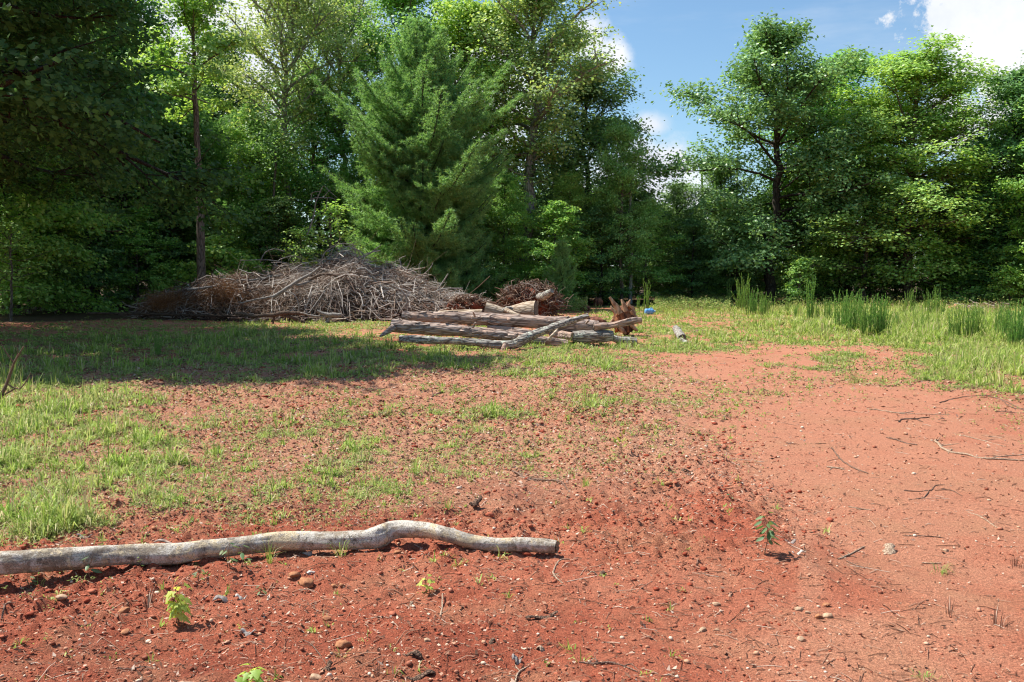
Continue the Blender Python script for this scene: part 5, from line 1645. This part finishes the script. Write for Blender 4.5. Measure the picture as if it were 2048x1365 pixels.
# ------------------------------------------------------------------ sticks on the dirt
M_STK = bark_mat('stick_tan', (.22, .14, .09), (.52, .39, .27), 'N', 60, bump=.3)
M_STKD = bark_mat('stick_dark', (.09, .05, .035), (.30, .19, .13), 'N', 60, bump=.3)
GSK = 'sticks strewn over the red dirt'
SK = [('long crooked pale branch lying at the right edge of the dirt', M_STK, [[(1870, 883, 3), (1882, 896, 3), (1897, 907, 3.2), (1930, 914, 2.8), (1975, 922, 2.4), (2048, 926, 2), (2110, 934, 1.5)], [(1897, 907, 1.8), (1904, 901, 1.5), (1896, 911, 1)], [(1975, 922, 1.6), (2005, 916, 1.4), (2048, 912, 1)]]),
      ('thin arching twig lying above the long pale branch at right', M_STK, [[(1925, 872, 1.2), (1965, 882, 1.3), (2010, 895, 1)], [(1965, 882, .8), (1990, 878, .6)]]),
      ('dark twig slanting down left of the long pale branch', M_STKD, [[(1664, 900, 1.8, .02), (1682, 918, 1.9), (1706, 934, 2), (1736, 946, 1.6)]]),
      ('short tan stick below the dark slanting twig', M_STK, [[(1652, 932, 2), (1672, 935, 2), (1688, 938, 1.2)], [(1665, 934, 1.2), (1658, 939, .8)]]),
      ('dark stick far back on the right track', M_STKD, [[(1772, 876, 1.4), (1790, 881, 2), (1810, 886, 2), (1834, 891, 1.4)]]),
      ('forked stick bent double on the far right track', M_STKD, [[(1797, 846, 1.8), (1804, 841, 1.8), (1830, 840, 1.8), (1858, 837, 1.4)], [(1830, 840, 1.2), (1845, 845, 1)]]),
      ('long thin stick behind the forked one on the far right track', M_STK, [[(1733, 819, 1), (1770, 824, 1.3), (1799, 829, 1.5), (1826, 826, 1.2)], [(1799, 829, .9), (1850, 832, .9), (1900, 833, .7)]]),
      ('tangle of thin sticks at the far right edge of the dirt', M_STKD, [[(1880, 806, 1.3), (1920, 795, 1.3), (1990, 790, 1)], [(1960, 790, 1.1), (2000, 800, 1.3), (2048, 822, 1.6), (2070, 826, 1.5)], [(2000, 800, 1), (2030, 818, 1.2), (2080, 812, 1)], [(1990, 824, 1), (2020, 826, 1.1), (2050, 828, .8)]]),
      ('pale stick pointing down left at lower right beside the dark green sapling', M_STK, [[(1678, 1123, 2.2), (1700, 1108, 2.5), (1727, 1092, 2)], [(1700, 1108, 1.2), (1696, 1103, .8)]]),
      ('thin dark twig lying below the pale stick at lower right', M_STKD, [[(1692, 1124, 1.4), (1715, 1132, 1.5), (1740, 1136, 1)]]),
      ('straight thin tan stick in the middle of the right track', M_STK, [[(1696, 1017, 1.6), (1720, 1020, 1.6), (1744, 1023, 1.2)]]),
      ('twig with crossing forks at the right of the track', M_STKD, [[(1806, 984, 1.1), (1835, 985, 1.4), (1862, 985, 1.6)], [(1862, 985, 1.2), (1872, 973, 1.2), (1890, 973, .8)], [(1858, 988, 1.3), (1845, 999, 1.3), (1818, 1004, 1)], [(1870, 984, 1), (1900, 984, 1), (1925, 995, .7)]]),
      ('thin pale twig at the far right lower track', M_STK, [[(1935, 1026, 1.2), (1960, 1036, 1.4), (1985, 1052, 1.5), (2004, 1062, 1)], [(1960, 1036, .9), (1975, 1034, .6)]]),
      ('thin dark twig right of the upright bark chunk', M_STKD, [[(1808, 1070, 1.2), (1850, 1072, 1.4), (1890, 1076, 1)]]),
      ('small tan stick at the far lower right', M_STK, [[(1845, 1123, 1.4), (1865, 1124, 1.6), (1882, 1122, 1)]]),
      ('curled twig bent like a letter C right of the fallen log', M_STK, [[(1140, 1137, 1.4, .012), (1122, 1140, 2, .01), (1109, 1149, 2.3), (1106, 1160, 2.3), (1112, 1171, 2.2), (1126, 1178, 1.5)], [(1107, 1159, 1.4), (1120, 1164, 1.4)], [(1128, 1139, 1.2), (1134, 1144, .9)]]),
      ('short upright tan stick below the small lime sprout', M_STK, [[(885, 1194, 2, .01), (884, 1212, 2.5), (881, 1232, 2.8)]]),
      ('brown root curving along the bottom edge right of centre', M_STKD, [[(1158, 1328, 2), (1185, 1328, 3), (1215, 1329, 2.8), (1245, 1334, 2.5), (1275, 1345, 1.6)], [(1245, 1334, 1.4), (1262, 1330, 1.2), (1282, 1346, .8)]]),
      ('forked grey twig at the bottom edge near the centre', M_STK, [[(1030, 1362, 2.4), (1036, 1346, 2.6), (1052, 1334, 2)], [(1040, 1340, 1.4), (1030, 1326, 1.3), (1046, 1312, 1)], [(1052, 1334, 1.2), (1058, 1330, 1)]]),
      ('dark crooked branch in the rough soil behind the fallen log end', M_STKD, [[(1008, 940, 2), (1030, 950, 2.6), (1051, 960, 3), (1080, 966, 2.6), (1113, 973, 2.2), (1128, 982, 1.6), (1138, 996, 1)], [(1051, 960, 1.6), (1066, 966, 1.2), (1075, 970, .8)]]),
      ('thin dark twig farther right of the crooked dark branch', M_STKD, [[(1214, 968, 1.4), (1230, 972, 1.6), (1250, 986, 1)], [(1262, 955, 1), (1300, 962, 1.3), (1340, 972, .9)]]),
      ('small tan stick slanting in the dirt above the end of the fallen log', M_STK, [[(1224, 1051, 1.8), (1236, 1040, 1.9), (1246, 1030, 1.2)]]),
      ('broken twig lying at the border of the tree shade on the left', M_STK, [[(337, 769, 1.4), (360, 760, 1.8), (380, 752, 1.5), (392, 746, 1, .05)], [(360, 760, 1), (357, 766, .8)]]),
      ('thin twig among the sparse grass behind the fallen log', M_STKD, [[(864, 795, 2), (874, 790, 2), (892, 783, 1.2)], [(866, 793, 1.2), (862, 782, .7)]]),
      ('long thin stick lying on the dirt below the grass strip', M_STK, [[(1026, 750, 1.2), (1050, 751, 1.3), (1078, 751, .9)]]),
      ('short dark stick in the sparse weeds right of centre', M_STKD, [[(1186, 805, 2.4), (1194, 800, 2.4), (1203, 797, 1.6)]]),
      ('pale curved stick on the mid right dirt', M_STK, [[(1340, 805, 1), (1350, 814, 1.5), (1363, 819, 1.3)]]),
      ('thin straight twig lying left of the lime seedling', M_STKD, [[(148, 1252, 1.6), (165, 1251, 1.7), (184, 1250, 1.1)]]),
      ('brown twig lying at the far left of the foreground', M_STKD, [[(2, 1245, 2), (12, 1232, 2.4), (22, 1216, 1.5)]]),
      ('long red brown stem arching over the dirt near the biggest orange stone', M_STKD, [[(595, 1262, 1), (620, 1282, 1.3, .006), (640, 1308, 1.4, .006), (652, 1325, 1.2)]]),
      ('dark thin root crossing the dirt at the lower left', M_STKD, [[(235, 1341, 1.5), (265, 1338, 1.8), (290, 1332, 1.8), (310, 1333, 1)]])]
for lb, m, ln in SK:
    branch(lb, ln, m, None, 'stick', GSK, 'stick', 7, lift=.001)


# curled bark fragments and dead leaves
def curl(label, px, py, wpx, hpx, m, seed, roll=1.6, name='bark_fragment', cat='bark', up=0.0, tilt=0.0):
    rng = np.random.default_rng(seed)
    p = gpt(px, py); L = wpx * p[1] / FPX; W = hpx * p[1] / FPX
    nu, nv = 16, 8; v = []
    for i in range(nu):
        u = i / (nu - 1); ww = W * (math.sin(math.pi * (u * .86 + .09)) ** .6) * (1 + .25 * math.sin(u * 13 + seed))
        for j in range(nv):
            a = (j / (nv - 1) - .5) * roll * 2
            r = ww / max(roll, .4)
            v.append([(u - .5) * L + rng.normal(0, .0012), r * math.sin(a) + rng.normal(0, .0008), r * (math.cos(a) - math.cos(roll)) * (.55 + up) + .012 * math.sin(u * 6 + seed) + up * L * u * .8])
    q = [(i * nv + j, (i + 1) * nv + j, (i + 1) * nv + j + 1, i * nv + j + 1) for i in range(nu - 1) for j in range(nv - 1)]
    g = Geo(); g.add(v, q=q)
    o = g.build(name, m, loc=(p[0], p[1], p[2] + .003), smooth=True)
    o.rotation_euler = (0, 0, tilt)
    s = o.modifiers.new('thick', 'SOLIDIFY'); s.thickness = .0025
    tag(o, label, cat, 'bark scraps and dead leaves on the dirt')


M_BK = bark_mat('bark_scrap', (.05, .03, .02), (.24, .14, .09), 'N', 50, bump=.5)
M_DL = plain('dead_leaf', (.33, .19, .10), (.18, .095, .05), 40, .4, .003)
M_DG = plain('grey_dead_leaf', (.34, .30, .27), (.18, .14, .12), 50, .5, .003)
curl('long dark curled bark strip right of the small lime sprout', 1083, 1236, 78, 13, M_BK, 1, tilt=.55)
curl('dark upright curled bark scrap behind the right half of the fallen log', 952, 1026, 26, 16, M_BK, 2, up=.6, tilt=.3)
curl('curled dark bark scrap near the bottom edge below the middle', 842, 1352, 60, 15, M_BK, 3, tilt=.3)
curl('crumpled bark piece above the bottom edge scrap', 826, 1316, 46, 13, M_BK, 4, tilt=-.5)
curl('curled tan leaf lying on the dirt behind the left half of the fallen log', 478, 1026, 48, 12, M_DL, 5, name='dead_leaf', cat='leaf', tilt=.6)
curl('grey crumpled dead leaf below the flap on the fallen log', 445, 1203, 38, 15, M_DG, 6, name='dead_leaf', cat='leaf', tilt=.15)
curl('pale crumpled dead leaf right next to the grey one', 482, 1200, 22, 12, M_STW, 7, name='dead_leaf', cat='leaf', tilt=.2)
curl('small grey dead leaf left of the biggest orange stone', 497, 1256, 30, 13, M_DG, 8, name='dead_leaf', cat='leaf', tilt=-.2)
curl('dark curled scrap right below the biggest orange stone', 655, 1334, 24, 13, M_BK, 9, up=.3, tilt=1.0)
curl('pale torn bark chunk standing on the right track', 1779, 1100, 40, 15, M_STK, 10, roll=1.2, tilt=1.2, up=.2)
curl('small brown bark plug right of the curled C twig', 1206, 1158, 18, 12, M_BK, 11, tilt=.1)
curl('thin brown stem scrap left of the small bark plug', 1188, 1160, 26, 4, M_STK, 12, tilt=.0)
curl('dry grey leaf crumpled at the bottom edge near the forked twig', 1033, 1322, 20, 20, M_DG, 13, name='dead_leaf', cat='leaf')
curl('small brown leaf scrap right of the dark green sapling', 1580, 1101, 26, 10, M_DG, 14, name='dead_leaf', cat='leaf', tilt=.4)
curl('crumbly pale scrap below right of the dark green sapling', 1595, 1132, 22, 10, M_STW, 15, name='dead_leaf', cat='leaf')
curl('thin curved bark sliver left of the upright tan stick', 822, 1204, 14, 7, M_STK, 16, tilt=1.2)
curl('dark bark scrap low in the middle of the foreground', 985, 1288, 20, 10, M_BK, 17, tilt=.5)
curl('tan curled scrap right of the low middle bark scrap', 1082, 1300, 26, 9, M_STK, 18, tilt=-.7)
curl('brown scrap in the rough soil near the dark orange stones', 1374, 962, 26, 9, M_BK, 19, tilt=.3)
curl('flat brown curled scrap behind the fallen log at left', 170, 1092, 30, 8, M_DG, 20, name='dead_leaf', cat='leaf', tilt=.1)

# ------------------------------------------------------------------ seedlings
M_LIME = leaf_mat('lime_seedling_leaf', (.26, .42, .045), (.38, .54, .06), (.50, .60, .11), .42)
OVATE2 = OVATE * np.array([1.5, 1])
M_SAPG = leaf_mat('sapling_leaf', (.06, .15, .04), (.11, .23, .07), (.26, .22, .07), .3, rough_=.5, spec=.4)
M_YEL = leaf_mat('yellow_seedling_leaf', (.36, .36, .04), (.46, .44, .05), (.30, .33, .05), .4)
M_STR = plain('seedling_stem', (.16, .07, .04), (.24, .16, .08), 60, .2, .001)


def seedling(label, px, pb, pt, n, lpx, shape, m, seed, width=1.0, cup=.3, group='seedlings sprouting from the dirt', name='seedling', droop=.2, stems=1):
    rng = np.random.default_rng(seed)
    p = gpt(px, pb); s_ = p[1] / FPX; h = (pb - pt) * s_; L = lpx * s_
    root = empty(name, tuple(p), label, 'plant', group)
    gs_ = Geo(); gl = Geo()
    for k in range(stems):
        off = np.array([rng.normal(0, .02), rng.normal(0, .02), 0]) * (stems > 1)
        hk = h * (1 if k == 0 else rng.uniform(.55, .9))
        P = np.array([[0, 0, -.01], [rng.normal(0, .05) * h, 0, hk * .35], [rng.normal(0, .07) * h, rng.normal(0, .05) * h, hk * .7], [rng.normal(0, .08) * h, 0, hk * .96]]) + off
        S = spline(P, h / 12)
        tube(gs_, S, np.linspace(.0028, .0012, len(S)), 6)
        m_ = n // stems
        for i in range(m_):
            u = .30 + .70 * (i + .5) / m_
            b = np.array([np.interp(u, np.linspace(0, 1, len(S)), S[:, j]) for j in range(3)])
            az = i * 2.4 + rng.normal(0, .3)
            el = rng.normal(.25, .25) + .9 * (u > .92)
            d = np.array([math.cos(az) * width, math.sin(az) * width, math.sin(el) - droop * .4])
            pet = L * rng.uniform(.25, .6)
            e = b + nrm(d) * pet + np.array([0, 0, pet * .3])
            tube(gs_, [b, (b + e) / 2 + [0, 0, pet * .08], e], .0009, 4)
            d2 = nrm(d * [1, 1, .2] + np.array([0, 0, -droop - .25 * rng.random()]))
            shape_leaf(gl, e, d2, nrm(np.array([0, 0, 1.0]) + rng.normal(0, .3, 3)), L * rng.uniform(.65, 1.1), shape, cup)
    gs_.build('stem', M_STR, root); gl.build('leaves', m, root)
    return root


seedling('bright lime maple seedling with drooping leaves below the left part of the fallen log', 352, 1246, 1162, 30, 25, LOBED, M_LIME, 1, droop=.75, stems=3)
seedling('lime seedling whose top leaves poke up at the bottom edge', 506, 1394, 1318, 24, 30, LOBED, M_LIME, 2, droop=.35, stems=1)
seedling('small lime sprout in the bare dirt below the middle of the fallen log', 852, 1186, 1154, 9, 15, LOBED, M_LIME, 3)
seedling('dark green sapling with long leaves and red new growth alone in the right dirt', 1527, 1134, 1052, 22, 20, OVATE2, M_SAPG, 4, stems=1, droop=.35)
seedling('thin yellow seedling standing in the rough soil right of centre', 1243, 922, 886, 9, 13, OVATE, M_YEL, 5, width=.3, droop=-.5)
seedling('small two leaved green seedling in front of the left end of the fallen log', 182, 1166, 1122, 5, 24, OVATE, M_SAPG, 6)
seedling('small bushy seedling at the far left in the log shadow', 58, 1184, 1150, 7, 16, OVATE, M_SAPG, 7)
seedling('leafy weed rising before the fallen log left of the flat rusty stone', 478, 1150, 1094, 12, 20, OVATE, M_SAPG, 8, stems=3)
seedling('small weed in the shadow in front of the knot of the fallen log', 400, 1172, 1136, 8, 14, OVATE, M_SAPG, 9)
seedling('tiny low rosette weed with spread leaves below the fallen log', 522, 1186, 1170, 8, 13, OVATE, M_SAPG, 10)
seedling('tiny green weed casting a shadow on the right of the rough soil', 1462, 1012, 998, 5, 9, OVATE, M_SAPG, 11)
seedling('tiny lime sprout lowest left in the foreground', 133, 1308, 1294, 4, 12, OVATE, M_LIME, 12)
seedling('small lime weed far right of the yellow seedling', 1429, 886, 872, 5, 9, OVATE, M_LIME, 13)
seedling('small round leaved weed left of the yellow seedling', 1068, 896, 880, 4, 10, OVATE, M_SAPG, 14)


def tuft(label, px, pb, pt, n, seed, m=None, spread_=.02, lean=.6, group='single grass tufts on the dirt'):
    rng = np.random.default_rng(seed)
    p = gpt(px, pb); h = (pb - pt) * p[1] / FPX
    g = Geo()
    a = rng.uniform(0, 6.283, n); r = np.abs(rng.normal(0, spread_, n))
    B = np.column_stack([np.cos(a) * r, np.sin(a) * r, np.full(n, -.004)])
    blades(g, B, a, h * rng.uniform(.6, 1.25, n), np.full(n, .0035), np.clip(rng.normal(lean, .3, n), .05, 1.6), rng)
    tag(g.build('grass_tuft', m or M_GRASS, loc=tuple(p)), label, 'grass tuft', group)


tuft('blue green grass tuft before the fallen log right of the leafy weed', 541, 1134, 1086, 26, 1)
tuft('grass tuft with arching blades before the log left of its hump', 682, 1126, 1074, 16, 2, lean=.8)
tuft('dry straw tuft just left of the lime maple seedling', 296, 1218, 1168, 22, 3, M_LIT)
tuft('bright grass tuft behind the rusty stone and the fallen log', 895, 1032, 1004, 26, 4)
tuft('grass tuft in the rough soil above the end of the fallen log', 1170, 994, 968, 26, 5)
tuft('thin two bladed grass tuft on the end of the fallen log side', 1022, 1110, 1092, 7, 6)
tuft('tall fresh tuft behind the log left of the middle', 630, 1012, 964, 22, 7)
tuft('small tuft at the bottom edge left of the bark scrap', 758, 1346, 1300, 12, 8, M_LIT, lean=.3)
tuft('low sprawling weed tuft right of the upright bark chunk', 1880, 1140, 1108, 30, 9, M_WEED, .03, 1.0)
tuft('reddish dry tuft of thin stems at the lower right corner', 1990, 1250, 1205, 18, 10, M_LIT, .03, .4)
tuft('sprawling pale tuft near the bottom right corner', 1850, 1352, 1322, 26, 11, M_WEED, .03, 1.1)
tuft('thin dry stems standing in the lower right dirt', 1900, 1230, 1190, 14, 12, M_LIT, .035, .35)
tuft('small brown tuft low in the middle right foreground', 975, 1250, 1222, 12, 13, M_LIT, .012, .6)
tuft('coarse tall tuft at the lower right edge of the frame', 2030, 1130, 1095, 14, 14, M_LIT, .03, .4)
tuft('long bladed tuft standing at the left edge by the bare shrub', 14, 770, 686, 60, 15, None, .12, .7)
tuft('dense pale tuft at the left front of the right hand grass', 1898, 756, 716, 110, 16, None, .10, .7)
tuft('sparse brown green tuft on the right track border', 1712, 766, 738, 60, 17, M_WEED, .16, .5)

# bare shrub at the left edge
branch('bare brown shrub stem leaning in at the left edge above the grass', [[(-30, 830, 4.5), (0, 795, 4), (14, 768, 3), (28, 726, 2.4), (48, 692, 1.2)], [(14, 768, 1.6), (40, 780, 1.4), (58, 752, 1), (60, 745, .6)], [(28, 726, 1.4), (8, 700, 1), (2, 685, .6)], [(0, 795, 2), (30, 778, 1.4)], [(33, 715, 1.2), (36, 700, .8), (30, 690, .5)]], M_STKD, 10.6, 'shrub', None, 'bare_shrub', 7)
